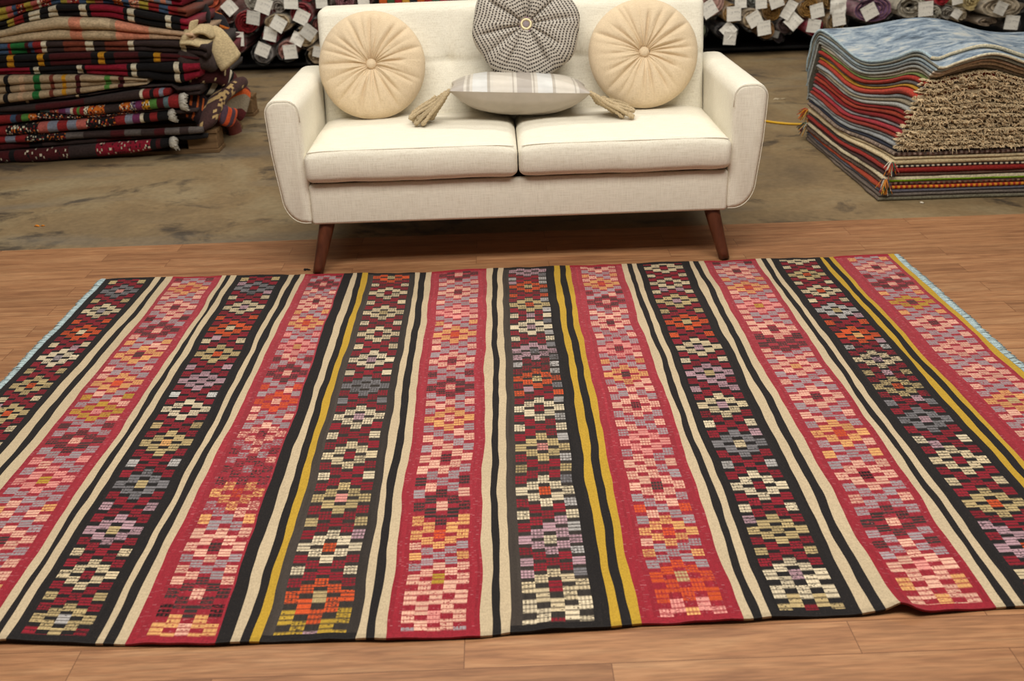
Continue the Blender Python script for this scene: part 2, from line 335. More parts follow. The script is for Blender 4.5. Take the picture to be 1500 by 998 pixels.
def band_phase(bi):
    pts = [(float(gz(x, y)[1]), p, c, a) for x, y, p, c, a in ros[bi]]
    pool = [(p, c, a) for _, p, c, a in pts]
    r = random.Random(bi)
    while pts[-1][0] > YNEAR + .05: pts.append((pts[-1][0] - .175, *r.choice(pool)))
    pts.append((pts[-1][0] - .18, *pool[0]))
    while pts[0][0] < YFAR - .02: pts.insert(0, (pts[0][0] + .165, *r.choice(pool)))
    pts.insert(0, (pts[0][0] + .165, *pool[-1]))
    ph = [0]
    for q in range(1, len(pts)):
        d = pts[q - 1][0] - pts[q][0]; n = max(2, min(6, 2 * round(d / .046 / 2))); ph.append(ph[-1] + n)
    return np.array([p[0] for p in pts]), np.array(ph, float), pts
block_rng = {}
for c in range(NX):
    i, k, q, fr, n, a = cell_info[c]
    if q < 0:
        base = dict(W=CREAM, B=BLACK, Y=YEL)[k]
        if i in (16,): base = BLACK
        v = 1 + .05 * wob(ycell * 7, i) + .02 * RNG.normal(size=NY)
        CC[c] = base[None, :] * v[:, None]; continue
    bi = int(k[1:]); red = k[0] == 'r'
    ground = RED.copy() if red else (BLACK.copy() if bi not in (5, 7) else BROWN * .55 + BLACK * .45)
    if bi in (5, 7) and q == 0: ground = BROWN.copy()
    if bi == 7 and q == 6: ground = BLACK.copy()
    streak = 1 + (.10 if red else .14) * wob(ycell * 4 + c * .9, 40 + bi) + .05 * wob(ycell * 30, c) + .05 * colj[c]
    G_ = ground[None, :] * streak[:, None]
    if red: G_ = G_ + (np.clip(RNG.normal(0, 1, NY) - 1.1, 0, 1.5) * .06)[:, None] * np.array([1, .8, .8])
    if red: G_ = G_ * (1 - .1 * tcell)[:, None] + (1 - tcell)[:, None] * np.array([.02, .02, .02])
    CC[c] = G_
    if q in (0, 6): continue
    if bi not in phase_cache: phase_cache[bi] = band_phase(bi)
    py, ph, pts = phase_cache[bi]
    cc = q - 1
    P = np.interp(-ycell, -py, ph) + .06 * wob(ycell * 5, 60 + bi * 7 + cc)
    off = .5 if cc % 2 else 0.0
    j = np.floor(P - off + .5); cen = j + off; loc = P - cen            # -0.5 .. 0.5 within its block
    filled = np.abs(loc) < .36
    sub = (loc + .36) / .72 * 3; sfr = sub - np.floor(sub)
    seam = np.abs(sfr - .5) > .33
    bgcol = 'L' if red else 'R'
    for t in range(NY):
        if not filled[t]: continue
        kk = int(np.argmin(np.abs(ph - cen[t]))); d = cen[t] - ph[kk]; ad = abs(d)
        side = kk if d >= 0 else max(kk - 1, 0)
        gap = (ph[min(side + 1, len(ph) - 1)] - ph[side]) / 2 or 2
        key = (bi, cc, round(cen[t] * 2))
        if key not in block_rng:
            rr = random.Random(str(key)); block_rng[key] = (rr.gauss(1, .09), rr.random(), rr.random(), rr.uniform(-.07, .07), rr.uniform(-.07, .07))
        br_, r1, r2, e0, e1 = block_rng[key]
        if cc == 2: code = pts[kk][2] if ad < .3 else pts[kk][1] if ad < 1.2 else bgcol
        elif cc in (1, 3): code = pts[kk][1] if ad < .8 else bgcol
        else:
            code = pts[kk][1] if ad < .3 else (pts[side][3] if ad > gap - .3 else bgcol)
            if bi == 7 and cc == 4 and code == 'R': code = 'A' if r1 < .5 else 'G'
        if code == bgcol and red and r1 < .16: code = 'P'
        if code == bgcol and not red and r1 < .05: code = 'V'
        if (fr < e0 * .7) or (fr > 1 + e1 * .7): continue
        colr = LIN[code] * br_
        thin = .38 if seam[t] else 1.0
        if a % 2 and r2 > .35: thin *= (.62 if bi in (5, 7, 8) else .8)   # warp threads showing between the floats
        worn = 0
        if bi == 4 and .58 < tcell[t] < .78: worn = .45
        if bi == 11 and .38 < tcell[t] < .56: worn = .35
        if bi == 7 and .36 < tcell[t] < .46: worn = .3
        worn = worn + .12 * r2
        if RNG.random() < worn: thin *= .25
        CC[c, t] = CC[c, t] * (1 - thin) + colr * thin * (1 + .07 * RNG.normal())
CC[:, -4:] = np.where(RNG.random((NX, 4, 1)) < 1, CC[:, -4:] * .85, CC[:, -4:])
for c in range(NX):                                   # the two selvedges show no pattern
    i, k, q, *_ = cell_info[c]
    if len(k) > 1:
        e = RED if k[0] == 'r' else BLACK
        CC[c, :5] = e * (1 + .06 * RNG.normal(size=(5, 1))); CC[c, -6:] = e * (.95 + .06 * RNG.normal(size=(6, 1)))
CC = np.clip(CC, .004, .95)
top = np.stack([GX, GY, GZ], -1).reshape(-1, 3)
Fq = grid_faces(NX, NY)
cl = CC.reshape(-1, 3)
idx = np.arange((NX + 1) * (NY + 1)).reshape(NX + 1, NY + 1)
ring = np.concatenate([idx[:, 0], idx[-1, 1:], idx[-2::-1, -1], idx[0, -2:0:-1]])
low = top[ring].copy(); low[:, 2] = np.maximum(low[:, 2] - .0045, .0004)
nb = len(top); r2_ = np.arange(len(ring)); nxt = (r2_ + 1) % len(ring)
side = np.stack([ring, nb + r2_, nb + nxt, ring[nxt]], -1)
Vr = np.concatenate([top, low])
cring = np.concatenate([CC[:, 0], CC[-1], CC[::-1, -1], CC[0, ::-1]])
cside = cring[np.minimum(r2_, len(cring) - 1)]
Fa = np.concatenate([Fq[:, ::-1], side]);
rug = empty('kilim_rug', (0, 2.5, 0), 'large striped flatwoven rug in red, black and cream bands with rosettes, spread before the sofa', 'rug')
mesh('woven_field', Vr, Fa, M_rug, rug, (0, 2.5, 0), np.concatenate([cl, cside]), True)
for si, (a, b_, sgn) in enumerate(((0, 1, -1), (48, 49, 1))):      # pale blue fringed ends
    fb = MB(); n = 420
    for q in range(n):
        t = (q + RNG.random()) / n; xi = np.interp(t, tv, lineX[b_ if sgn < 0 else a]); y0 = np.interp(t, [0, 1], [np.interp(xi, fX, fY), np.interp(xi, nX, nY)])
        L = .016 + .009 * RNG.random() + (.004 if sgn > 0 else 0); dy = RNG.normal(0, .004)
        p = [(xi - sgn * .003, y0, .0055), (xi + sgn * L * .5, y0 + dy * .4, .006 + .002 * RNG.random()), (xi + sgn * L, y0 + dy, .003)]
        fb.tube(p, [.0022, .0024, .0016], 5, BLUE * RNG.uniform(.75, 1.12))
    o = fb.build('fringe', M_cord, rug, (0, 2.5, 0)); o['label'] = 'pale blue cut fringe'

# ------------------------------------------------------------------ sofa
SX = .069; SFY = 3.53
sofa = empty('sofa', (SX, 3.9, 0), 'off white linen two-seat sofa with tapered wooden legs behind the striped rug', 'sofa'); SL = (SX, 3.9, 0)
def rbox(a, b_, r, n=(12, 12, 6), deform=None):
    """rounded box as a quad shell"""
    a = np.array(a, float); b_ = np.array(b_, float); V = []; Fc = []; key = {}
    def axis(lo, hi, m):
        e = np.linspace(0, 1, 5)[:-1] ** 1.0 * r
        return np.concatenate([lo + e, np.linspace(lo + r, hi - r, m), hi - e[::-1]])
    ax = [axis(a[k], b_[k], n[k]) for k in range(3)]
    def vid(p):
        kk = tuple(np.round(p, 6))
        if kk not in key: key[kk] = len(V); V.append(p)
        return key[kk]
    for d in range(3):
        u, v = (d + 1) % 3, (d + 2) % 3
        for sgn in (0, 1):
            for i in range(len(ax[u]) - 1):
                for j in range(len(ax[v]) - 1):
                    q = []
                    for (ii, jj) in ((i, j), (i + 1, j), (i + 1, j + 1), (i, j + 1)):
                        p = np.zeros(3); p[d] = (a, b_)[sgn][d]; p[u] = ax[u][ii]; p[v] = ax[v][jj]; q.append(vid(p))
                    Fc.append(q if sgn else q[::-1])
    V = np.array(V); inner = np.clip(V, a + r, b_ - r); dd = V - inner; L = np.linalg.norm(dd, axis=1)[:, None]
    V = inner + dd / np.maximum(L, 1e-9) * r
    if deform: V = deform(V)
    return V, np.array(Fc)
# base rail
V, Fc = rbox((-.675, SFY, .178), (.813, 4.30, .325), .012, (20, 8, 3))
mesh('base_frame', V, Fc, M_linen, sofa, SL)
V, Fc = rbox((-.66, SFY + .02, .29), (.80, 4.2, .345), .008, (2, 2, 2))
mesh('seat_deck', V, Fc, plain('black lining', S(14, 13, 13), .9, .1), sofa, SL)
def seat(x0, x1):
    def d(V):
        u = (V[:, 0] - x0) / (x1 - x0); v = (V[:, 1] - 3.505) / (4.13 - 3.505)
        topm = smooth(.39, .45, V[:, 2]); botm = 1 - smooth(.33, .37, V[:, 2])
        V = V.copy()
        V[:, 2] += topm * .016 * (1 - (2 * u - 1) ** 4) * np.sin(pi * np.clip(v, .05, 1)) ** .7
        ends = (2 * np.abs(u - .5)) ** 12
        V[:, 2] -= topm * .012 * ends; V[:, 2] += botm * .006 * ends
        front = 1 - smooth(0, .08, v)
        V[:, 1] -= front * .012 * np.sin(pi * np.clip((V[:, 2] - .33) / .12, 0, 1))
        V[:, 2] += .0025 * wob(V[:, 0] * 9 + V[:, 1] * 5, 77)
        return V
    return rbox((x0, 3.508, .332), (x1, 4.12, .452), .026, (30, 24, 5), d)
for x0, x1 in ((-.678, .066), (.070, .816)):
    V, Fc = seat(x0, x1); sc = mesh('seat_cushion', V, Fc, M_linen, sofa, SL)
    pb = MB(); xs = np.linspace(x0 + .012, x1 - .012, 40); u = (xs - x0) / (x1 - x0)
    zt = .4455 - .010 * (2 * np.abs(u - .5)) ** 12
    pb.tube(np.stack([xs, np.full(40, 3.5150), zt + .0035], 1), .0018, 6); pb.build('piping', M_linen, sc, SL, cols=False)
# arms
def arm(sgn):
    xi = .745; pr = []
    def P(x, z): pr.append((x, z))
    P(xi - .004, .20); P(xi - .004, .36); P(xi, .55)
    for t in np.linspace(0, 1, 8): P(xi + .045 - .045 * math.cos(t * pi / 2), .582 + .045 * math.sin(t * pi / 2))
    for t in np.linspace(0, 1, 8): P(.866 - .045 + .045 * math.sin(t * pi / 2), .582 + .045 * math.cos(t * pi / 2))
    P(.864, .52); P(.860, .44); P(.852, .36); P(.845, .30)
    for t in np.linspace(.08, 1, 12): P(.765 + .078 * math.cos(t * pi / 2), .285 - .101 * math.sin(t * pi / 2))
    P(xi, .184)
    pr = np.array(pr); c = pr.mean(0); n = len(pr); V = []; Fc = []
    e = np.array([(0, .016), (.002, .010), (.006, .005), (.012, .0015), (.018, 0)])
    st = [(SFY + y, ins) for y, ins in e] + [(y, 0) for y in np.linspace(SFY + .05, 4.22, 12)] + [(4.22 + .09 * math.sin(t), .09 * (1 - math.cos(t))) for t in np.linspace(.25, 1.4, 6)]
    nrmv = np.roll(pr, -1, 0) - np.roll(pr, 1, 0); nrmv = np.stack([-nrmv[:, 1], nrmv[:, 0]], 1); nrmv /= np.linalg.norm(nrmv, axis=1)[:, None]
    for y, ins in st:
        q = pr + nrmv * (-min(ins, .055)) * (1 if np.cross(pr[1] - pr[0], pr[2] - pr[0]) < 9 else 1)
        if ins < .03: qq = q
        else: qq = c + (pr - c) * (1 - ins / .12)
        for x, z in qq: V.append((SX + sgn * x, y, z))
    m = len(st)
    for i in range(m - 1):
        for k in range(n):
            f = (i * n + k, i * n + (k + 1) % n, (i + 1) * n + (k + 1) % n, (i + 1) * n + k)
            Fc.append(f if sgn > 0 else f[::-1])
    Fc.append(tuple(range(n)) if sgn < 0 else tuple(range(n))[::-1]); Fc.append(tuple((m - 1) * n + k for k in range(n)))
    o = mesh('armrest', V, Fc, M_linen, sofa, SL)
    pb = MB(); q = c + (pr - c) * np.array([.965, .985])
    pb.tube([(SX + sgn * x, SFY - .0005, z) for x, z in np.concatenate([q[2:], q[:0]])], .0014, 6); pb.build('seam_piping', M_linen, o, SL, cols=False)
arm(-1); arm(1)
# back
def backd(V):
    V = V.copy(); z = V[:, 2]; fr = 1 - smooth(4.02, 4.06, V[:, 1])
    x = V[:, 0] - SX
    dent = np.zeros(len(V))
    for tx in (-.246, .246):
        dent += .036 * np.exp(-np.sqrt(((x - tx) / .045) ** 2 + ((z - .648) / .045) ** 2))
        dent += .008 * bump(x, tx, .010) * smooth(.60, .66, z)
    dent += .008 * bump(z, .648, .009) * smooth(.05, .14, np.abs(x))
    puff = .022 * np.clip(np.sin(pi * np.clip((z - .43) / .43, 0, 1)), 0, 1) ** .5
    V[:, 1] += fr * (dent - puff + .01)
    V[:, 0] += x * .022 * np.clip((z - .5) / .35, 0, 1)
    V[:, 1] += (z - .45) * .40
    V[:, 2] += .004 * np.sin(pi * np.clip((x + .74) / 1.48, 0, 1)) * smooth(.7, .86, z)
    return V
V, Fc = rbox((SX - .742, 4.015, .34), (SX + .742, 4.17, .846), .028, (96, 3, 44), backd)
bk = mesh('backrest', V, Fc, M_linen, sofa, SL)
for fxl, tyl, fyl, zf in ((1, 3.575, 3.507, 0), (1, 4.22, 4.27, -.008), (-1, 3.575, 3.507, 0), (-1, 4.22, 4.27, -.008)):
    lb = MB(); tx = SX + fxl * .695; bx = SX + fxl * .741
    pts = [(tx + (bx - tx) * t, tyl + (fyl - tyl) * t, .185 + (zf + .001 - .185) * t) for t in np.linspace(0, 1, 8)]
    lb.tube(pts, list(np.linspace(.0285, .0205, 7)) + [.0185], 20); lb.build('leg', M_leg, sofa, SL, cols=False)

# ------------------------------------------------------------------ round cushions
def round_cushion(c, R, T, tilt, seed, ncre, knit=False, name='round_cushion', label='', group=None, roll=0.0):
    c = np.array(c, float); r = np.random.default_rng(seed)
    root = empty(name, (c[0], c[1], c[2] - R * .95), label, 'cushion', group); RL = tuple(root.location)
    NF, NRr = (360, 44) if not knit else (480, 60)
    phi = np.linspace(0, 2 * pi, NF + 1)[:-1] + roll
    ang = (np.arange(ncre) + r.uniform(-.32, .32, ncre)) * 2 * pi / ncre
    dep = r.uniform(.5, 1.15, ncre); ln = r.uniform(.6, 1.15, ncre)
    def field(rho):
        out = np.zeros(NF)
        for a, d, l in zip(ang, dep, ln):
            dl = (phi - a + pi) % (2 * pi) - pi
            wd = (.018 + .030 * rho) if not knit else (.022 + .025 * rho)
            out += d * np.exp(-np.abs(dl * max(rho, .08) / wd) ** 1.2) * (1 - smooth(l * .85, l * 1.15, rho) * .8)
        return out
    rim = 1 + .012 * wob(phi, seed) + (0 if not knit else .02 * np.cos(8 * (phi - .2)))
    V = [];
    prof = list(np.linspace(.03, .86, NRr)) + [.90, .94, .97, .99, 1.0]
    for side_ in (1, -1):
        for rho in (prof if side_ > 0 else prof[::-1][1:]):
            h = T / 2 * (max(0, 1 - rho ** 3.4)) ** .5
            dim = (.62 if not knit else .5) * math.exp(-(rho / .17) ** 1.3)
            puff = 1 - dim
            cr = field(rho) * T * (.105 if not knit else .16) * max(0., math.sin(pi * min(1, .10 + .82 * rho))) ** .45 * (1 - rho ** 14)
            hh = h * puff - cr + (.002 * np.sin(phi * 31 + rho * 9) * (1 - rho))
            rr = R * rho * rim
            V += [(rr[k] * math.cos(phi[k]), side_ * hh[k], rr[k] * math.sin(phi[k])) for k in range(NF)]
    V = np.array(V); m = len(V) // NF
    i, k = np.meshgrid(np.arange(m - 1), np.arange(NF), indexing='ij')
    Fc = np.stack([i * NF + k, (i + 1) * NF + k, (i + 1) * NF + (k + 1) % NF, i * NF + (k + 1) % NF], -1).reshape(-1, 4)
    Fc = Fc[:, ::-1]
    ca, sa = math.cos(tilt), math.sin(tilt)
    def place(P):
        P = np.asarray(P, float); y = -P[:, 1]; z = P[:, 2]          # front of the cushion looks to -Y and a little up
        return np.stack([c[0] + P[:, 0], c[1] + y * ca + z * sa, c[2] - y * sa + z * ca], 1)
    Vw = place(V); uv = None; mat = M_beige
    if knit:
        rows = np.repeat(np.array(prof + prof[::-1][1:])[:, None], NF, 1); nsec = 8
        sw = 2 * pi / nsec
        kk = np.stack([np.arange(NF), (np.arange(NF) + 1)], 1)
        uvl = np.zeros((m - 1, NF, 4, 2))
        pf = np.linspace(0, 2 * pi, NF + 1)
        sec = np.floor((np.arange(NF) + .5) / NF * nsec)
        sc_ = (sec + .5) * sw
        for q, (di, dk) in enumerate(((0, 1), (1, 1), (1, 0), (0, 0))):
            ii = np.arange(m - 1) + di; pa = pf[np.arange(NF) + dk] - sc_
            rr = rows[ii, 0][:, None]
            uvl[:, :, q, 0] = rr * np.cos(pa)[None] * R; uvl[:, :, q, 1] = rr * np.sin(pa)[None] * R
        uv = uvl.reshape(-1, 2); mat = M_knit
    mesh('cover', Vw, Fc, mat, root, RL, None, True, uv)
    # hub button
    def dome(rb, hb, y0, n=22, mt=7):
        Vb = []; Fb = []
        for t in np.linspace(0, pi / 2, mt):
            for q in range(n): Vb.append((rb * math.cos(t) * math.cos(2 * pi * q / n), y0 + hb * math.sin(t), rb * math.cos(t) * math.sin(2 * pi * q / n)))
        for i in range(mt - 1):
            for q in range(n): Fb.append((i * n + q, (i + 1) * n + q, (i + 1) * n + (q + 1) % n, i * n + (q + 1) % n))
        return place(Vb), Fb
    yb = T / 2 * (.40 if not knit else .5)
    if not knit:
        Vb, Fb = dome(.0205, .014, yb); mesh('button', Vb, Fb, M_beige, root, RL)
    else:
        Vb, Fb = dome(.0138, .006, yb + .004); b0 = mesh('button', Vb, Fb, M_knit2, root, RL)
        tb = MB(); a_ = np.linspace(0, 2 * pi, 33)
        tb.tube(place([(.0178 * math.cos(t), yb + .006, .0178 * math.sin(t)) for t in a_]), .0050, 8, cap=False); o = tb.build('ring', M_gold, b0, RL, cols=False); o['label'] = 'pale brass ring'
        tb = MB(); tb.tube(place([((.0250 + .002 * math.sin(9 * t)) * math.cos(t), yb + .002, (.0250 + .002 * math.sin(9 * t)) * math.sin(t)) for t in np.linspace(0, 2 * pi, 90)]), .0032, 6, cap=False)
        o = tb.build('thread_ring', plain('mauve thread', S(150, 120, 140), .9, .1), b0, RL, cols=False); o['label'] = 'mauve stitched thread ring'
    return root
def knitmat():
    m, nt, bs = newmat('chunky black and cream knit')
    tc = nt.nodes.new('ShaderNodeTexCoord'); sp = nt.nodes.new('ShaderNodeSeparateXYZ'); nt.links.new(tc.outputs['UV'], sp.inputs[0])
    wb = noise(nt, 18, 2)
    q = add(nt, add(nt, sp.outputs[0], add(nt, wb, .006, 'MULTIPLY')), 1 / .0125, 'MULTIPLY'); w = add(nt, sp.outputs[1], 1 / .0092, 'MULTIPLY')
    fq = add(nt, q, 0.0, 'FRACT'); fl = add(nt, q, 0.0, 'FLOOR')
    w2 = add(nt, add(nt, w, add(nt, fl, .37, 'MULTIPLY')), 0.0, 'FRACT')
    d = add(nt, ramp(nt, fq, [(.44, (0, 0, 0)), (.52, (1, 1, 1)), (.82, (1, 1, 1)), (.92, (0, 0, 0))]), ramp(nt, w2, [(.0, (0, 0, 0)), (.10, (1, 1, 1)), (.66, (1, 1, 1)), (.78, (0, 0, 0))]), 'MULTIPLY')
    nz = noise(nt, 150, 3)
    light = ramp(nt, nz, [(.3, S(172, 165, 154)), (.7, S(208, 200, 188))])
    c = mixc(nt, 'MIX', d, light, S(58, 52, 50))
    nt.links.new(c, bs.inputs['Base Color']); bs.inputs['Roughness'].default_value = .95; bs.inputs['Specular IOR Level'].default_value = .1
    h = add(nt, add(nt, d, -1.0, 'MULTIPLY'), add(nt, nz, .5, 'MULTIPLY')); bumpn(nt, bs, h, .7, .004)
    return m
M_knit = knitmat(); M_knit2 = plain('knit button centre', S(150, 138, 140), .95, .1, 0, 300, .3)
round_cushion((-.470, 4.008, .654), .204, .13, .38, 5, 24, label='pale gold round pleated cushion leaning at the left arm of the sofa', group='pale gold round cushions')
round_cushion((.568, 4.012, .662), .208, .13, .38, 9, 23, label='pale gold round pleated cushion leaning at the right arm of the sofa', group='pale gold round cushions', roll=.6)
round_cushion((.122, 4.020, .777), .203, .125, .34, 21, 10, True, label='grey knitted round cushion with a brass ringed button, propped on the striped pillow', roll=.0)

# ------------------------------------------------------------------ lumbar pillow with rope tassels
lc = np.array([.088, 3.930, .566]); lrot = -.055
lum = empty('lumbar_pillow', (lc[0], lc[1], .465), 'silver striped satin lumbar pillow with rope tassels lying flat across both seats', 'pillow'); LL = tuple(lum.location)
nu, nv = 96, 40
U, Vv = np.meshgrid(np.linspace(-1, 1, nu + 1), np.linspace(-1, 1, nv + 1), indexing='ij')
def lumP(side_):
    hx = .262 * (1 - .05 * (1 - np.abs(U)) * 0) ; sx = U * .262 * (1 - .045 * np.cos(Vv * pi / 2) * np.abs(U) ** 3); sy = Vv * .145 * (1 - .10 * np.cos(U * pi / 2) * 0 - .08 * np.abs(U) ** 4 * 0)
    sy = sy * (1 + .06 * np.cos(U * pi / 2))
    hgt = ((1 - np.abs(U) ** 2.6).clip(0)) ** .62 * ((1 - np.abs(Vv) ** 2.8).clip(0)) ** .58
    zz = side_ * (.056 if side_ > 0 else .098) * hgt + .004 * wob(U * 6 + Vv * 9, 31) * hgt - .012 * (1 - U ** 2) * (1 - Vv) * 0
    x = lc[0] + sx * math.cos(lrot) - zz * 0; y = lc[1] + sy; z = lc[2] + zz - .010 * Vv - .026 * U * .5
    return np.stack([x, y, z], -1)
Vt = lumP(1).reshape(-1, 3); Vb = lumP(-1).reshape(-1, 3)
Ft = grid_faces(nu, nv); Fb = grid_faces(nu, nv, len(Vt), True)
uc = (np.linspace(-1, 1, nu + 1)[:-1] + np.linspace(-1, 1, nu + 1)[1:]) / 2
stripes = [(-1.1, 'g'), (-.80, 'c'), (-.74, 'l'), (-.70, 'c'), (-.66, 's'), (-.45, 'l'), (-.42, 'c'), (-.38, 'e'), (-.15, 'c'), (-.11, 'l'), (-.08, 'c'), (-.05, 'g'), (.16, 'c'), (.19, 'l'), (.21, 'c'), (.25, 's'), (.46, 'l'), (.49, 'c'), (.52, 'e'), (.74, 'c'), (.77, 'l'), (.80, 'c'), (.84, 'g')]
sc_ = dict(g=S(172, 163, 153), c=S(204, 197, 185), l=S(174, 165, 152), s=S(208, 207, 203), e=S(206, 198, 185))
def strc(u):
    k = 'g'
    for a, q in stripes:
        if u >= a: k = q
    return sc_[k]
ct = np.repeat(np.array([strc(u) for u in uc])[:, None, :], nv, 1).reshape(-1, 3)
cb = np.tile(np.array(S(182, 171, 157)), (nu * nv, 1))
def satin_attr():
    m, nt, bs = newmat('striped satin'); at = N(nt, 'ShaderNodeVertexColor', layer_name='Col')
    nz = noise(nt, 30, 4); nt.links.new(mixc(nt, 'MULTIPLY', 1.0, at.outputs[0], ramp(nt, nz, [(.3, (.94,) * 3), (.7, (1.03,) * 3)])), bs.inputs['Base Color'])
    bs.inputs['Roughness'].default_value = .38; bs.inputs['Specular IOR Level'].default_value = .45; bumpn(nt, bs, noise(nt, 14, 4, (1, 1.4, 1)), .25, .008); return m
M_satin2 = satin_attr()
mesh('cover', np.concatenate([Vt, Vb]), np.concatenate([Ft, Fb]), M_satin2, lum, LL, np.concatenate([ct, cb]), True)
for sgn in (-1, 1):
    corner = np.array([lc[0] + sgn * .257, lc[1] - .135, lc[2] + .008 - .013 * sgn])
    tb = MB(); r = np.random.default_rng(50 + sgn)
    for q in range(13):
        L = r.uniform(.07, .155); side_y = -.055 + .14 * ((q * 5) % 13) / 12 + r.uniform(-.006, .006); zs = .479 + .0055 * (q % 4)
        ex = corner + np.array([sgn * L, side_y, 0]); ex[2] = zs
        k_ = .014 + .004 * r.random(); perp = np.array([0, k_, .004])
        mid = corner + np.array([sgn * L * .38, side_y * .45, 0]); mid[2] = max(zs + .012, corner[2] - .030 - .015 * r.random())
        ctrl = np.array([corner + (0, .004 * (q % 3), .002), (corner + mid) / 2 + (0, 0, .004), mid, mid * .35 + ex * .65 + (0, 0, .004), ex, ex + perp + (sgn * .004, 0, 0), mid * .4 + ex * .6 + perp * 1.6 + (0, 0, .004), mid + perp * 1.8])
        t = np.linspace(0, 7, 64); pts = np.stack([np.interp(t, range(8), ctrl[:, k]) for k in range(3)], 1)
        for _ in range(6): pts[1:-1] = (pts[:-2] + 2 * pts[1:-1] + pts[2:]) / 4
        pts[:, 2] = np.maximum(pts[:, 2], .4790)
        tb.tube(pts, .0068, 10, np.array(S(184, 164, 130)) * r.uniform(.85, 1.1), twist=420 if q % 2 else -420, lobes=3)
    o = tb.build('tassel', M_cord, lum, LL); o['label'] = 'beige twisted rope tassel'

# ------------------------------------------------------------------ stack of rugs at the right
def slab(P, nu, nv, t):
    """P(u,v) -> mid surface; returns vertices, faces and for every face 0 top, 1 bottom, 2.. edge"""
    U, V_ = np.meshgrid(np.linspace(0, 1, nu + 1), np.linspace(0, 1, nv + 1), indexing='ij')
    M = P(U, V_); t = np.broadcast_to(np.asarray(t(U, V_) if callable(t) else t, float), U.shape)
    du = np.gradient(M, axis=0); dv = np.gradient(M, axis=1); n = np.cross(du, dv); n /= np.maximum(np.linalg.norm(n, axis=-1), 1e-9)[..., None]
    Tp = M + n * t[..., None] / 2; Bt = M - n * t[..., None] / 2
    idx = np.arange((nu + 1) * (nv + 1)).reshape(nu + 1, nv + 1)
    ring = np.concatenate([idx[:, 0], idx[-1, 1:], idx[-2::-1, -1], idx[0, -2:0:-1]])
    out = np.zeros_like(M); out[0] -= du[0] / np.linalg.norm(du[0], axis=-1)[..., None]; out[-1] += du[-1] / np.linalg.norm(du[-1], axis=-1)[..., None]
    out[:, 0] -= dv[:, 0] / np.linalg.norm(dv[:, 0], axis=-1)[..., None]; out[:, -1] += dv[:, -1] / np.linalg.norm(dv[:, -1], axis=-1)[..., None]
    Mo = (M + out * t[..., None] * .33).reshape(-1, 3)[ring]
    nb = (nu + 1) * (nv + 1); V = np.concatenate([Tp.reshape(-1, 3), Bt.reshape(-1, 3), Mo])
    k = np.arange(len(ring)); k2 = (k + 1) % len(ring)
    e1 = np.stack([ring, 2 * nb + k, 2 * nb + k2, ring[k2]], -1); e2 = np.stack([2 * nb + k, nb + ring, nb + ring[k2], 2 * nb + k2], -1)
    Fc = np.concatenate([grid_faces(nu, nv), grid_faces(nu, nv, nb, True), e1, e2])
    kind = np.concatenate([np.zeros(nu * nv, int), np.ones(nu * nv, int), np.full(len(ring), 2), np.full(len(ring), 3)])
    epos = np.concatenate([np.zeros(2 * nu * nv, int), k, k])
    return V, Fc, kind, epos, nu
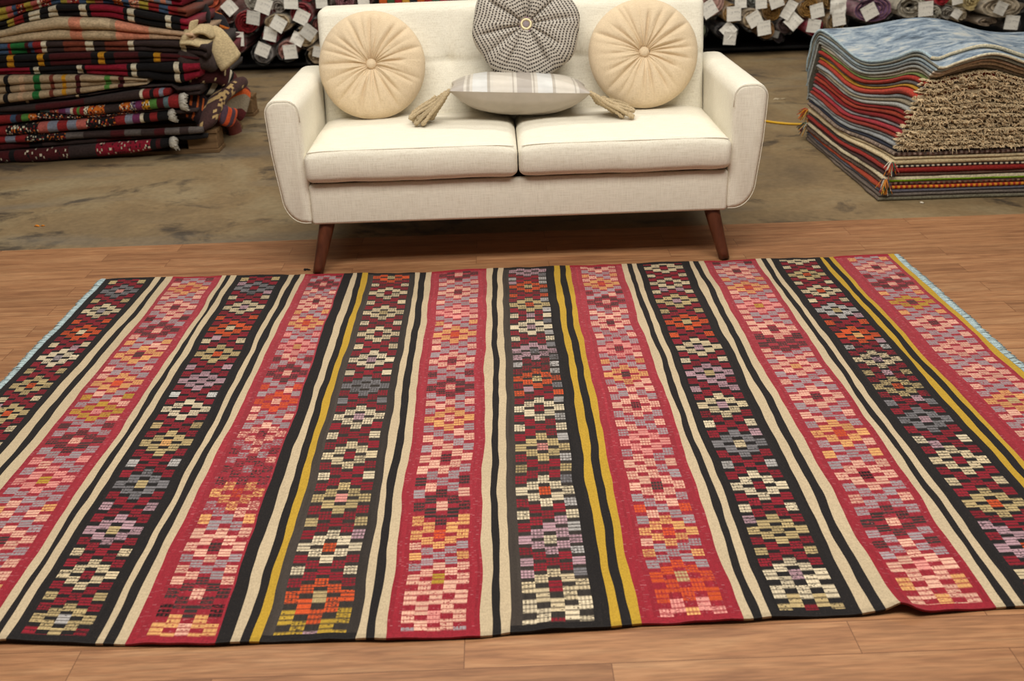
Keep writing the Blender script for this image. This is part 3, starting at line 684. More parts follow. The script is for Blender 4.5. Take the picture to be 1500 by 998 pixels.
# edge colour(left), edge colour(front), thickness, name, label, extra
RS = [
 ((112, 98, 86), (116, 110, 92), .018, 'taupe flat rug lying on the concrete, lowest of the right-hand stack', None),
 ((104, 92, 84), (110, 100, 92), .015, 'brown grey rug, second from the floor in the right-hand stack', None),
 ((84, 84, 94), (92, 88, 96), .012, 'slate blue grey rug under the orange red rug with yellow stitching', None),
 ((158, 62, 40), (168, 56, 36), .017, 'orange red rug with yellow whip-stitched edge, near the bottom of the stack', ('st', (214, 140, 44))),
 ((92, 74, 62), (96, 46, 42), .013, 'brown mottled rug just under the lime edged cream rug', ('st', (120, 92, 74))),
 ((212, 196, 164), (206, 192, 160), .024, 'cream rug with black blanket stitch and a lime green front edge', ('lime', (40, 36, 34))),
 ((66, 44, 40), (96, 70, 58), .014, 'dark brown rug under the scarlet rug with the black and white stitched rug above', None),
 ((148, 44, 36), (140, 38, 34), .022, 'scarlet red rug below the black and white stitched cream rug', None),
 ((50, 44, 42), (60, 56, 56), .010, 'thin black rug with white whip-stitching along the front', ('st', (206, 194, 166))),
 ((214, 194, 156), (204, 184, 144), .022, 'thick cream rug with multicoloured corner tassels, lower of two cream layers', None),
 ((206, 186, 148), (200, 180, 142), .013, 'thinner cream rug directly under the taupe rug with brown binding', None),
 ((132, 114, 100), (128, 108, 98), .019, 'taupe rug with brown striped binding below the tan fringes', ('st', (84, 60, 50))),
 ((44, 46, 58), (70, 66, 66), .009, 'thin navy rug at the foot of the tan fringes', None),
 ((158, 160, 160), (172, 152, 122), .019, 'pale grey fringed rug, lowest of the tan fringed rugs', 'fr'),
 ((150, 152, 154), (172, 152, 122), .016, 'pale grey fringed rug directly under the rust red fringed rug', 'fr'),
 ((146, 52, 40), (172, 152, 122), .017, 'rust red fringed rug below the crimson fringed rug', 'fr'),
 ((158, 48, 56), (172, 152, 122), .018, 'crimson fringed rug in the middle of the right-hand stack', 'fr'),
 ((136, 130, 130), (172, 152, 122), .013, 'mid grey fringed rug on top of the crimson one', 'fr'),
 ((126, 28, 28), (172, 152, 122), .019, 'dark red fringed rug above the mid grey one', 'fr'),
 ((160, 62, 42), (172, 152, 122), .020, 'orange red fringed rug in the upper half of the stack', 'fr'),
 ((130, 34, 30), (172, 152, 122), .014, 'maroon fringed rug under the light grey wavy rug', 'fr'),
 ((164, 164, 158), (172, 152, 122), .018, 'light grey wavy fringed rug, lower of two light grey ones', 'fr'),
 ((150, 138, 116), (172, 152, 122), .014, 'beige fringed rug between two light grey ones', 'fr'),
 ((158, 162, 162), (172, 152, 122), .016, 'light grey fringed rug under the bright vermilion pile rug', 'fr'),
 ((180, 66, 50), (172, 152, 122), .026, 'bright vermilion pile rug with a thick shaggy edge', 'fr'),
 ((178, 132, 44), (172, 152, 122), .010, 'thin mustard yellow rug on the vermilion pile rug', 'fr'),
 ((116, 112, 112), (172, 152, 122), .015, 'dark grey fringed rug under the top red rug', 'fr'),
 ((160, 54, 42), (140, 60, 46), .019, 'top red rug below the green edged rug', 'fr'),
 ((116, 128, 74), (172, 152, 122), .010, 'green edged rug near the top of the stack, under the beige backed one', 'fr'),
 ((176, 164, 146), (176, 164, 146), .016, 'beige backed rug right beneath the pale blue ones', None),
]
BL = [
 ((160, 162, 156), (220, 212, 190), .015, 'pale blue faded rug with a cream edge, lowest of the draped blue rugs'),
 ((126, 128, 124), (206, 190, 170), .013, 'faded blue rug with rust coloured edge, second of the draped blue rugs'),
 ((150, 164, 168), (180, 204, 210), .013, 'faded blue rug with pale aqua edge, middle of the draped blue rugs'),
 ((132, 130, 116), (220, 212, 184), .013, 'faded blue rug with light yellow edge, second from the top of the blue rugs'),
 ((168, 188, 196), (216, 206, 176), .017, 'topmost faded sky blue rug draped over the right-hand stack'),
]
Ssum = .52
def height(x, y, z):
    """where the layer that lies z high in the flat stack runs at the place x, y"""
    v = (y - 4.17) / 1.13; u = np.clip((x - 1.6) / 1.26, 0, 1)
    S_ = (-.17 * bump(v, .58, .26) + .075 * bump(v, .17, .11) * smooth(.25, .45, z)) * np.exp(-u * 1.6)
    h = smooth(.28, .52, z) * (.052 * bump(x, 2.0, .13) * np.exp(-np.clip(v, 0, 2) * 1.6) - .055 * smooth(2.05, 2.6, x) - .012 * bump(x, 1.82, .03) * np.exp(-np.clip(v, 0, 2) * 6))
    return -.008 + (z + .008) * (1 + S_) + h + .05 * smooth(.45, .56, z) * bump(x, 2.2, .2) * bump(v, .85, .3)
zacc = -.008; TAS = {}
r0 = np.random.default_rng(4)
for li, (cl_, cf_, t, lab, ex) in enumerate(RS):
    zm = zacc + t / 2; zacc += t; zr = zm + .008
    FLx = 1.592 + .40 * zr + r0.uniform(-.008, .008); FLy = 4.165 + .22 * zr + r0.uniform(-.006, .006); BLx = 1.605 + .03 * zr + r0.uniform(-.008, .008) + .026 * float(smooth(.22, .34, zr)); BLy = 5.283 + r0.uniform(-.012, .012)
    sd = 300 + li
    def P(U, V_, dz=0.0, FLx=FLx, FLy=FLy, BLx=BLx, BLy=BLy, zm0=zm, sd=sd):
        zm = zm0 + dz
        xl = FLx + (BLx - FLx) * V_ + .004 * wob(V_ * 9, sd); x = xl + (2.86 - xl) * U
        y = FLy + (BLy - FLy) * V_ + .004 * wob(U * 9, sd + 50) * (1 - V_) - .02 * U * (1 - V_)
        z = height(x, y, zm)
        return np.stack([x, y, z], -1)
    tf = lambda U, V_, t=t, P=P: (P(U, V_, t / 2)[..., 2] - P(U, V_, -t / 2)[..., 2]) * .87
    stc = isinstance(ex, tuple)
    V, Fc, kd, ep, nu_ = slab(P, 110 if stc else 44, 120 if stc else 60, tf)
    loc = (1.6 + .6, 4.8, zacc - t)
    cl_l = s2l(cl_); cf_l = s2l(cf_); nuu = 110 if stc else 44; nvv = 120 if stc else 60
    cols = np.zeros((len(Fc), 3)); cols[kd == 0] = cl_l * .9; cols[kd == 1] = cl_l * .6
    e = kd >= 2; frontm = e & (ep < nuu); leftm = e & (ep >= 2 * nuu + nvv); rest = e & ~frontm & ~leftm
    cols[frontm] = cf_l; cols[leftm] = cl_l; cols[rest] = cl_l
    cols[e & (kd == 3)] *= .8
    if stc:
        a = (ep % 2 == 0)
        cols[e & a & (kd == 3)] = s2l(ex[1]) if ex[0] == 'st' else cols[e & a & (kd == 3)]
        if ex[0] == 'st': cols[frontm & a] = s2l(ex[1])
        if ex[0] == 'lime':
            cols[leftm & (ep % 3 == 0) & (kd == 3)] = s2l(ex[1]); cols[frontm & (kd == 3)] = s2l((150, 205, 40))
    if li in (4, 11): cols[e] *= (1 + .35 * r0.normal(size=(int(e.sum()), 1))).clip(.4, 1.8)
    fr = ex == 'fr'; tas = li in (5, 9)
    if fr or tas:
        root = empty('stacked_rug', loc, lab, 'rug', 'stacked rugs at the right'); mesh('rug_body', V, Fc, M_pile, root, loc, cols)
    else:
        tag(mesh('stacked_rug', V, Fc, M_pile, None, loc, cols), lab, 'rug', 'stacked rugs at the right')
    if fr:
        fb = MB(); n = 150
        for q in range(n):
            u = (q + r0.random()) / n * .995; p = P(np.array([[u]]), np.array([[0.0]]))[0, 0]
            up_ = r0.normal(-.1, .35); tone = r0.uniform(.7, 1.15)
            hl = float(tf(np.array([[u]]), np.array([[0.0]]))[0, 0]) / .87 * .5 - .003; cz = lambda q_: np.array([q_[0], q_[1], min(max(q_[2], p[2] - hl), p[2] + hl)])
            kn = cz(p + (0, -.010 - .012 * r0.random(), r0.normal(0, t * .25)))       # a knot, then a few loose ends
            fb.tube([cz(p + (r0.normal(0, .004), .004, r0.normal(0, t * .2))), kn], [.0036, .0030], 5, np.array(S(222, 198, 158)) * tone, cap=False)
            for s_ in range(4):
                L = r0.uniform(.012, .026); d = np.array([r0.normal(0, .7), -.7, up_ + r0.normal(-.15, .4)]); d /= np.linalg.norm(d)
                p2 = kn + d * L + (0, 0, -.25 * L)
                fb.tube([kn, cz(kn + d * L * .55), p2 if r0.random() < .3 else cz(p2)], [.0022, .0022, .0009], 4, np.array(S(226, 202, 162)) * tone * r0.uniform(.85, 1.12), cap=False)
        for q in range(14):                                      # paler knots at the corner
            p = P(np.array([[0.0]]), np.array([[r0.uniform(0, .012)]]))[0, 0]; d = np.array([-1.0, r0.normal(-.3, .6), r0.normal(-.2, .6)]); d /= np.linalg.norm(d)
            hl = t * .42 - .003; cz = lambda q_: np.array([q_[0], q_[1], min(max(q_[2], p[2] - hl), p[2] + hl)])
            fb.tube([p + (.004, 0, 0), cz(p + d * .012), cz(p + d * .024 + (0, 0, -.005))], [.003, .0028, .001], 4, np.array(S(214, 192, 154)) * r0.uniform(.8, 1.1), cap=False)
        fb.build('fringe', M_cord, root, loc)
    if tas:
        for (uu, vv, dx, dy) in ((0, 0, -.3, -1), (0, 1, -1, .1)):
            p = P(np.array([[float(uu)]]), np.array([[float(vv)]]))[0, 0]; fb = MB()
            for q in range(34):
                cc_ = random.choice([(200, 120, 40), (60, 90, 60), (170, 50, 40), (210, 200, 180), (50, 55, 70), (214, 160, 60)])
                a = np.array([dx + r0.normal(0, .4), dy + r0.normal(0, .35), -.5 + r0.normal(0, .35)]); a /= np.linalg.norm(a); L = r0.uniform(.04, .06)
                fb.tube([p, p + a * L * .4 + (0, 0, .004), p + a * L + (0, 0, -.018)], [.0035, .0026, .0014], 4, s2l(cc_), cap=False)
            o = fb.build('tassel', M_cord, root, loc); o['label'] = 'multicoloured corner tassel'
Z0 = zacc
def blue_mat():
    m, nt, bs = newmat('faded blue abstract rug')
    at = N(nt, 'ShaderNodeVertexColor', layer_name='Col')
    a = noise(nt, 9, 6, (1, 2.2, 2.2), dist=.5, rough=.7); b2 = noise(nt, 70, 3, (1, 4, 1))
    c = ramp(nt, a, [(.34, S(82, 92, 104)), (.44, S(118, 134, 150)), (.54, S(160, 172, 182)), (.66, S(196, 196, 188))])
    c = mixc(nt, 'MULTIPLY', 1.0, c, ramp(nt, b2, [(.3, (.84,) * 3), (.7, (1.08,) * 3)]))
    nt.links.new(c, bs.inputs['Base Color']); bs.inputs['Roughness'].default_value = .95; bs.inputs['Specular IOR Level'].default_value = .1
    bumpn(nt, bs, b2, .5, .003)
    return m
M_blue = blue_mat()
# in this mesh the top takes the blue pattern material, the edges the plain wool one
zoff = 0.0
for bi_, (cl_, cf_, t, lab) in enumerate(BL):
    zm = Z0 + zoff + t / 2; oj = zoff + t / 2; zoff += t + .0015
    FLx = 1.785 - .012 * (bi_ == 4) + .004 * bi_; FLy = 4.25 - .018 * bi_ + (.09 if bi_ == 4 else 0)
    def P(U, V_, dz=0.0, FLx=FLx, FLy=FLy, zm0=zm, oj0=oj, bi_=bi_):
        zm = zm0 + dz; oj = oj0 + dz
        yb = 5.288; r_ = .014 + oj; L = .30 - .02 * ((bi_ * 3) % 5)          # hangs down behind the stack
        s_ = (1 - (1 - V_) ** 1.5) * (yb - FLy + L); a = s_ - (yb - FLy); bend = a > 0
        th = np.clip(a / r_, 0, 1.5); exc = np.clip(a - r_ * 1.5, 0, None)
        y = FLy + s_ - .02 * U * np.clip(1 - s_, 0, 1) + .010 * wob(U * 6, 70 + bi_) * np.clip(1 - s_ * 2, 0, 1)
        y = np.where(bend, yb + r_ * np.sin(th) + exc * .07, y)
        xl = FLx + (1.642 - FLx) * np.clip(s_ / (yb - FLy), 0, 1.2) + .004 * wob(V_ * 8, 170 + bi_); x = xl + (2.86 - xl) * U ** 1.3
        z = height(x, np.minimum(y, yb), zm) - np.where(bend, r_ * (1 - np.cos(th)) + exc, 0)
        return np.stack([x, y, z], -1)
    V, Fc, kd, ep, _ = slab(P, 80, 190, lambda U, V_, P=P, t=t: np.minimum(np.linalg.norm(P(U, V_, t / 2) - P(U, V_, -t / 2), axis=-1), t) * .87)
    cols = np.zeros((len(Fc), 3)); nuu, nvv = 80, 190
    cols[:] = s2l((112, 106, 92)) if bi_ < 4 else s2l((150, 150, 140))
    e = kd >= 2; frontm = e & (ep < nuu); leftm = e & (ep >= 2 * nuu + nvv)
    cols[frontm] = s2l(cf_); cols[leftm] = s2l(cl_); cols[e & (kd == 3)] *= .92
    cols[kd == 1] = s2l((96, 92, 80))
    root = mesh('draped_rug', V, Fc, None, None, (2.2, 4.8, Z0), cols, True, mats=[M_blue2 if False else M_blue, M_pile], mi=(kd > 0).astype(int))
    tag(root, lab, 'rug', 'pale blue rugs draped on the right-hand stack')

# ------------------------------------------------------------------ yellow cable on the concrete, scraps
cb = MB(); t = np.linspace(0, 1, 40)
p0, p1, p2 = gz(1060, 172), gz(1122, 177), gz(1180, 183)
pts = np.stack([np.interp(t, [0, .5, 1], [p0[k], p1[k], p2[k]]) for k in range(3)], 1); pts[:, 1] += .02 * np.sin(t * 7); pts[:, 2] = .003 - .004
ext = [(1.0 - q * .25, pts[0, 1] + .03 * q, -.001) for q in range(4, 0, -1)]
ext = [(pts[0, 0] - .2 * q, pts[0, 1] + .05 * q, -.001) for q in range(4, 0, -1)]
cb.tube(np.concatenate([np.array(ext), pts]), .0065, 8)
tag(cb.build('extension_cable', M_yellow, None, tuple(pts[0]), cols=False), 'yellow cable on the concrete between the sofa and the right-hand stack', 'cable')
def scrap(px, py, size, col, lab, z=0.0, name='fabric_scrap'):
    p = gz(px, py, z); sb = MB(); r = np.random.default_rng(int(px))
    for q in range(5):
        a = r.uniform(0, 6.28); c = p + (r.uniform(-1, 1) * size, r.uniform(-1, 1) * size * .6, .002)
        sb.tube([c, c + (math.cos(a) * size, math.sin(a) * size * .6, .003), c + (math.cos(a + .6) * size * 1.6, math.sin(a + .6) * size, 0)], [.002, .003, .0015], 5, s2l(col))
    tag(sb.build(name, M_cord, None, tuple(p)), lab, 'scrap')
scrap(447, 396, .008, (30, 26, 26), 'tiny black thread scrap on the planks beside the left sofa leg')
scrap(57, 332, .010, (230, 140, 40), 'tiny orange scrap on the concrete at the far left', -.008)
scrap(1351, 298, .006, (225, 215, 195), 'tiny white scrap in front of the right-hand stack', -.008)
scrap(1140, 146, .02, (205, 190, 160), 'pale frayed threads on the concrete left of the right-hand stack', -.008)

# ------------------------------------------------------------------ stack of folded kilims at the left, on a pallet
YP = 5.37
pal = empty('wooden_pallet', (-2.2, 5.95, 0), 'weathered wooden pallet under the stack of folded kilims at the left', 'pallet'); PL = (-2.2, 5.95, 0)
for x0, x1 in ((-1.66, -1.50), (-2.28, -2.12), (-2.95, -2.80)):
    for y0, y1 in ((5.46, 5.60), (5.90, 6.04), (6.36, 6.50)):
        V, Fc = rbox((x0, y0, .012), (x1, y1, .098), .006, (2, 2, 2)); mesh('block', V, Fc, M_pallet, pal, PL, None, False)
for y0, y1 in ((5.45, 5.60), (5.90, 6.04), (6.36, 6.50)):
    V, Fc = rbox((-2.96, y0, -.008), (-1.495, y1, .012), .003, (2, 2, 2)); mesh('bottom_board', V, Fc, M_pallet, pal, PL, None, False)
for y0 in np.linspace(5.45, 6.38, 6):
    V, Fc = rbox((-2.96, y0, .098), (-1.495, y0 + .11, .116), .003, (2, 2, 2)); mesh('deck_board', V, Fc, M_pallet, pal, PL, None, False)
kc = dict(k=(26, 24, 25), r=(140, 40, 40), m=(74, 26, 28), w=(214, 204, 178), y=(198, 140, 34), g=(40, 110, 56), b=(64, 84, 110), s=(184, 98, 88), a=(130, 134, 148), p=(112, 50, 88), l=(128, 112, 140),
          o=(206, 110, 40), c=(196, 174, 140), h=(172, 150, 120), t=(196, 162, 130), d=(58, 46, 44), e=(84, 132, 60), x=(96, 88, 84), u=(176, 156, 64), i=(214, 140, 112), n=(44, 40, 58), q=(120, 60, 44), v=(92, 112, 116), z=(138, 28, 46))
KIL = [
 # stations (x, y top, y bottom), folds, stripes "colour:end x", fringe end, depth, label
 ([(-120, 232, 250), (0, 224, 243), (150, 212, 231), (250, 204, 218)], 1, 'm:12*,k:20,m:100*,d:140,z:220*,k:228,m:234,k:243', 'w', .075, 'burgundy flecked kilim with a white fringed end, lowest of the left stack'),
 ([(-120, 226, 236), (0, 212, 224), (150, 204, 213), (300, 197, 206)], 1, 'm:40,k:60,d:140,m:190,d:240,k:300', None, .075, 'dark brown kilim on top of the burgundy flecked one'),
 ([(-120, 216, 226), (0, 202, 213), (100, 196, 206), (200, 192, 202), (295, 187, 198)], 1, 'r:5,a:20,r:35,k:95*,x:120,d:160,m:180,x:205,d:225,m:240,x:262,d:275,x:295', None, .075, 'brown and grey striped kilim with a red end, third from the bottom'),
 ([(-120, 200, 214), (0, 187, 203), (60, 181, 197), (150, 174, 188), (248, 164, 178)], 1, 'r:8,k:56*,s:70,a:84,r:98,a:112,s:126,k:168*,r:182,a:193,p:204,w:209,k:218,r:229,k:240', 'w', 1.0, 'kilim with salmon, grey and red bars on black and a white fringed end'),
 ([(-120, 180, 189), (0, 171, 184), (55, 168, 177), (120, 172, 178), (285, 162, 167)], 1, 'r:14,b:22,m:30,e:40,o:50*,k:200*,d:285', None, 1.0, 'dark kilim showing a red and green end beneath the orange speckled one'),
 ([(-120, 184, 192), (20, 172, 180), (60, 163, 177), (150, 156, 171), (264, 140, 163)], 1, 'k:55,v:70,s:84*,p:95,l:102,w:106,r:112,e:116,r:122,w:128*,o:152*,d:174,o:190*,l:198*,p:208,y:220*,e:230,m:240,v:247,r:256', 'w', 1.0, 'multicoloured kilim with orange speckled blocks, green and red bars and a bushy white end'),
 ([(-60, 170, 178), (0, 160, 170), (100, 150, 158), (200, 134, 147), (246, 131, 146)], 1, 'd:50,m:120,d:204,w:208,r:218,k:224,r:232,a:238,r:246', None, 1.0, 'dark kilim with a short red patterned end above the bushy white fringe'),
 ([(-120, 168, 180), (0, 154, 168), (100, 142, 157), (200, 135, 147), (290, 128, 142)], 2, 'd:34,c:38,d:108,c:112,k:126,d:290', None, 1.05, 'plum brown kilim with tiny cream bars under the oatmeal folds'),
 ([(-120, 122, 160), (0, 113, 154), (60, 112, 146), (110, 112, 140), (160, 114, 132), (212, 118, 126)], 3, 'h:4,k:11,h:25,t:32,h:46,g:56,h:70,q:76,h:88,y:94,h:108,m:115,h:150,e:158,h:170,m:178,h:212', None, .9, 'oatmeal woven blanket folded thick with green, black and pink bars'),
 ([(-120, 112, 124), (0, 102, 116), (100, 98, 115), (200, 95, 118), (262, 92, 124), (288, 93, 116)], 2, 'z:40,k:46,w:54,k:109,w:117,k:122,z:184,k:190,w:198,k:254,w:262,k:268,z:290', None, 1.0, 'black kilim with crimson panels and bold white bars, crimson corner at its right end'),
 ([(-120, 92, 108), (0, 84, 104), (100, 79, 99), (200, 78, 97), (262, 82, 95), (288, 86, 96)], 2, 'k:6,y:16,k:52,y:61,k:70,m:130,k:141,y:151,k:165,m:200,k:222,y:232,m:288', None, 1.0, 'black and maroon kilim with mustard yellow bars, directly above the crimson cornered one'),
 ([(-120, 72, 86), (0, 66, 86), (60, 62, 83), (150, 62, 80), (250, 61, 80), (300, 66, 90)], 2, 'b:8,r:12,g:34,m:40,b:46,r:58,w:65,d:90,q:122,w:133,d:150,q:185,w:193,d:262,w:270,d:300', None, .7, 'dark brown and rust kilim with off white bars just under the cream blanket'),
 ([(-120, 56, 68), (0, 46, 66), (30, 36, 64), (80, 26, 61), (150, 28, 61), (220, 42, 61), (280, 50, 62)], 2, 'c:100,i:118,c:160,h:168,i:215,t:280', None, .7, 'thick cream wool blanket with pink patches folded in the upper left stack'),
 ([(-120, 46, 58), (0, 34, 46), (30, 22, 38), (80, 8, 27), (150, 8, 28), (220, 20, 41), (272, 30, 49)], 2, 'k:6,u:16,r:30,k:38,w:54,k:67,w:80,k:113,w:123,k:129,z:178,k:184,w:194,k:240,w:248,k:262,z:272', None, .6, 'black kilim with crimson panels and white bars on top of the cream blanket'),
 ([(-120, 26, 46), (0, 12, 34), (30, 6, 23), (80, -6, 10), (150, -6, 9), (220, 6, 22), (270, 14, 32)], 2, 'u:6,s:14,b:20,r:32*,u:42,s:52,w:56,r:70*,b:84,u:94,s:100,r:112*,b:122,u:134,s:146,b:162,o:176*,b:186,i:200*,u:214,r:230,b:244,r:258,q:270', None, .6, 'warm multicoloured kilim with ochre, coral and blue grey bars near the top'),
 ([(-120, 4, 28), (0, -12, 12), (80, -28, -6), (150, -26, -6), (220, -14, 6), (262, -6, 12)], 2, 'm:150,i:206,w:214,i:222,a:232,i:240,a:248,z:262', None, .6, 'red kilim with pink and pale check end, topmost of the left stack'),
]
HX = np.linspace(-140, 320, 461); HT = np.full(461, -1.0)        # how high the stack stands so far, along the front
for ki, (stn, nf, stp, frg, dep, lab) in enumerate(KIL):
    r = np.random.default_rng(700 + ki)
    stn = np.array(stn, float); x_end = stn[-1, 0]; x_beg = stn[0, 0]
    xs = [x_beg]; cc = []
    for pc in stp.split(','):
        code, e = pc.split(':'); sp = e.endswith('*'); e = float(e.rstrip('*'))
        n = max(1, int(round((e - xs[-1]) / (1.7 if sp else 8)))); st = xs[-1]
        for q in range(n):
            xs.append(st + (e - st) * (q + 1) / n); cc.append((code, sp))
    if xs[-1] < x_end - .1: xs.append(x_end); cc.append((cc[-1][0], False))
    xs = np.array(xs); yt = np.interp(xs, stn[:, 0], stn[:, 1]); yb = np.interp(xs, stn[:, 0], stn[:, 2])
    Yf = YP + r.uniform(-.012, .012)
    A = [gy(x, y, Yf) for x, y in zip(xs, yt)]; B = [gy(x, y, Yf) for x, y in zip(xs, yb)]
    for q, xx in enumerate(xs):
        win = HT[np.abs(HX - xx) < 6]; low = float(win.max()) + .0015
        if ki == 0: low = max(low, -.007)
        if B[q][2] < low: B[q] = B[q] + (0, 0, low - B[q][2])
        if A[q][2] < B[q][2] + .013: A[q] = A[q] + (0, 0, B[q][2] + .013 - A[q][2])
    inx = (HX >= xs[0]) & (HX <= xs[-1]); HT[inx] = np.maximum(HT[inx], np.interp(HX[inx], xs, [a[2] for a in A]))
    nk = 9; prof = []
    for q in range(nf):                                          # q-th rounded fold, top to bottom
        for t_ in np.linspace(0, pi, nk): prof.append((q, t_))
    np_ = len(prof) + 2; V = []
    for s_, (a, b_) in enumerate(zip(A, B)):
        hgt = (a[2] - b_[2]) / nf; sh = .0; endk = min(1.0, .55 + .45 * (len(xs) - 1 - s_) / 2.0) if s_ > len(xs) - 3 else 1.0
        row = [(a[0], Yf + dep, a[2] - .01)]
        for q, t_ in prof:
            zc = a[2] - hgt * (q + .5); rr = hgt * .5 * (.5 + .5 * endk)
            yo = (.012 * wob(np.array([xs[s_] * .03 + q * 2]), ki + q * 31)[0]) + .018 * (q % 2)
            depth_ = min(hgt * .8, .045)
            row.append((a[0] + (b_[0] - a[0]) * (q + .5) / nf, Yf + yo + .045 - depth_ * math.sin(t_) ** .8, zc + rr * math.cos(t_)))
        row.append((b_[0], Yf + dep, b_[2] + .004)); V += row
    Fc = []; cols = []
    for s_ in range(len(xs) - 1):
        code, sp = cc[s_]; base = s2l(kc[code])
        for k in range(np_):
            k2 = (k + 1) % np_
            Fc.append((s_ * np_ + k, s_ * np_ + k2, (s_ + 1) * np_ + k2, (s_ + 1) * np_ + k))
            cv = base
            if sp and r.random() < (.16 if code in 'mz' else .4): cv = s2l(kc[r.choice(list('okwrm')) if code in 'okrs' else r.choice(list('wmk'))])
            cols.append(cv * r.uniform(.88, 1.1))
    Fc.append(tuple(range(np_))[::-1]); cols.append(s2l(kc[cc[0][0]]))
    Fc.append(tuple((len(xs) - 1) * np_ + k for k in range(np_))); cols.append(s2l(kc[cc[-1][0]]) * .8)
    loc = tuple((A[len(A) // 2] * .5 + B[len(B) // 2] * .5) * np.array([1, 0, 1]) + np.array([0, Yf + .3, 0])); loc = (loc[0], loc[1], float(min(b_[2] for b_ in B)))
    if frg or ki == 12:
        root = empty('folded_kilim', loc, lab, 'kilim', 'folded kilims in the left stack'); mesh('folded_cloth', V, Fc, M_kil, root, loc, cols)
        if ki == 12: BLANKET = root; continue
        fb = MB(); a, b_ = A[-1], B[-1]
        for q in range(60):
            t_ = r.random() * pi; zc = (a[2] + b_[2]) / 2; hh = (a[2] - b_[2]) / 2
            p = np.array([a[0] - .004, Yf + .045 - min(hh * 1.6, .045) * math.sin(t_) ** .8, zc + hh * math.cos(t_)])
            L = r.uniform(.022, .036); fb.tube([p - (.008, 0, 0), p + (L * .5, -.006, r.normal(0, .004)), p + (L, r.normal(0, .006), -.008 + r.normal(0, .005))], [.004, .005, .002], 5, np.array(S(206, 200, 188)) * r.uniform(.75, 1.1))
        o = fb.build('fringe', M_cord, root, loc); o['label'] = 'off white bushy fringe'
    else:
        tag(mesh('folded_kilim', V, Fc, M_kil, None, loc, cols), lab, 'kilim', 'folded kilims in the left stack')
# loose ends hanging down the right side of that stack
def fold_end(name, lab, ctrl, wid, thick, colfn, cat='kilim', grp='loose textile ends at the side of the left stack', n=26, m=14, parent=None):
    ctrl = np.array(ctrl, float); t = np.linspace(0, len(ctrl) - 1, n + 1)
    pts = np.stack([np.interp(t, range(len(ctrl)), ctrl[:, k]) for k in range(3)], 1)
    for _ in range(12): pts[1:-1] = (pts[:-2] + 2 * pts[1:-1] + pts[2:]) / 4
    T = np.gradient(pts, axis=0); T /= np.linalg.norm(T, axis=1)[:, None]
    W = np.array(wid, float); W = W / np.linalg.norm(W); wl = np.linalg.norm(wid)
    ph = np.linspace(0, 2 * pi, m + 1)[:-1]; V = []; Fc = []; cols = []
    for i in range(n + 1):
        Nn = np.cross(T[i], W); Nn /= np.linalg.norm(Nn); e = 1 - .35 * (i in (0, n)) - .12 * (i in (1, n - 1))
        for a in ph:
            cw = math.copysign(abs(math.cos(a)) ** .55, math.cos(a)); V.append(pts[i] + W * wl / 2 * cw * e + Nn * thick / 2 * math.sin(a) * e)
    for i in range(n):
        for k in range(m):
            Fc.append((i * m + k, i * m + (k + 1) % m, (i + 1) * m + (k + 1) % m, (i + 1) * m + k)); cols.append(colfn(i / n, math.cos(ph[k] + pi / m)))
    Fc.append(tuple(range(m))[::-1]); cols.append(colfn(0, 0)); Fc.append(tuple(n * m + k for k in range(m))); cols.append(colfn(1, 0))
    loc = tuple(pts[-1]) if parent is None else tuple(parent.location)
    return tag(mesh(name, V, Fc, M_kil, parent, loc, cols), lab, cat, grp)
fr_ = random.Random(3)
q3 = lambda x, y, Y: tuple(gy(x, y, Y))
felt = lambda t, s: s2l((188, 168, 130))
q3 = lambda x, y, Y: tuple(gy(x, y, Y))
for nm, ctrl, wid, th_ in (('hanging_end', [q3(300, 50, 5.60), q3(311, 55, 5.59), q3(321, 66, 5.57), q3(331, 80, 5.56), q3(340, 94, 5.55)], (.10, .07, .075), .055),
                           ('curled_fold', [q3(268, 62, 5.46), q3(277, 48, 5.47), q3(290, 42, 5.50), q3(304, 43, 5.55), q3(316, 52, 5.60)], (.0, .16, .02), .026),
                           ('curled_fold', [q3(266, 60, 5.43), q3(282, 60, 5.43), q3(296, 64, 5.45), q3(308, 64, 5.50)], (.0, .13, .01), .026),
                           ('upright_fold', [q3(272, 62, 5.42), q3(276, 52, 5.43), q3(279, 42, 5.46), q3(282, 30, 5.5)], (.030, .10, .0), .034)):
    fold_end(nm, None, ctrl, wid, th_, felt, None, None, n=40, m=20, parent=BLANKET)
fold_end('kilim_end', 'black kilim end with orange borders hanging toward the rolled rugs', [q3(282, 12, 5.9), q3(298, 20, 5.95), q3(316, 28, 6.0), q3(332, 34, 6.05)], (-.04, .05, .085), .03, lambda t, s: s2l((206, 112, 44)) if abs(s) > .6 else s2l((30, 28, 32)))
fold_end('kilim_end', 'black rug edge loop under the top of the left stack', [q3(258, 14, 5.6), q3(280, 10, 5.7), q3(296, 14, 5.8), q3(302, 28, 5.85)], (.0, .05, .10), .06, lambda t, s: s2l((22, 20, 22)))
fold_end('kilim_end', 'brown folded end with black and white stripes sticking out of the left stack', [q3(290, 124, 5.60), q3(312, 118, 5.66), q3(330, 122, 5.72), q3(336, 130, 5.75)], (.05, .14, .12), .07, lambda t, s: s2l((206, 196, 172)) if .30 < t < .40 or .52 < t < .64 else s2l((26, 24, 24)) if .22 < t < .7 else s2l((92, 40, 36)))
fold_end('kilim_end', 'tan speckled end of a brown kilim bending down to the pallet', [q3(352, 122, 5.80), q3(334, 132, 5.66), q3(318, 146, 5.56), q3(308, 168, 5.47), q3(303, 190, 5.44)], (.11, .04, .05), .07, lambda t, s: s2l((190, 160, 110)) if fr_.random() < (.35 if .3 < t < .9 else .1) else s2l((74, 52, 50)))
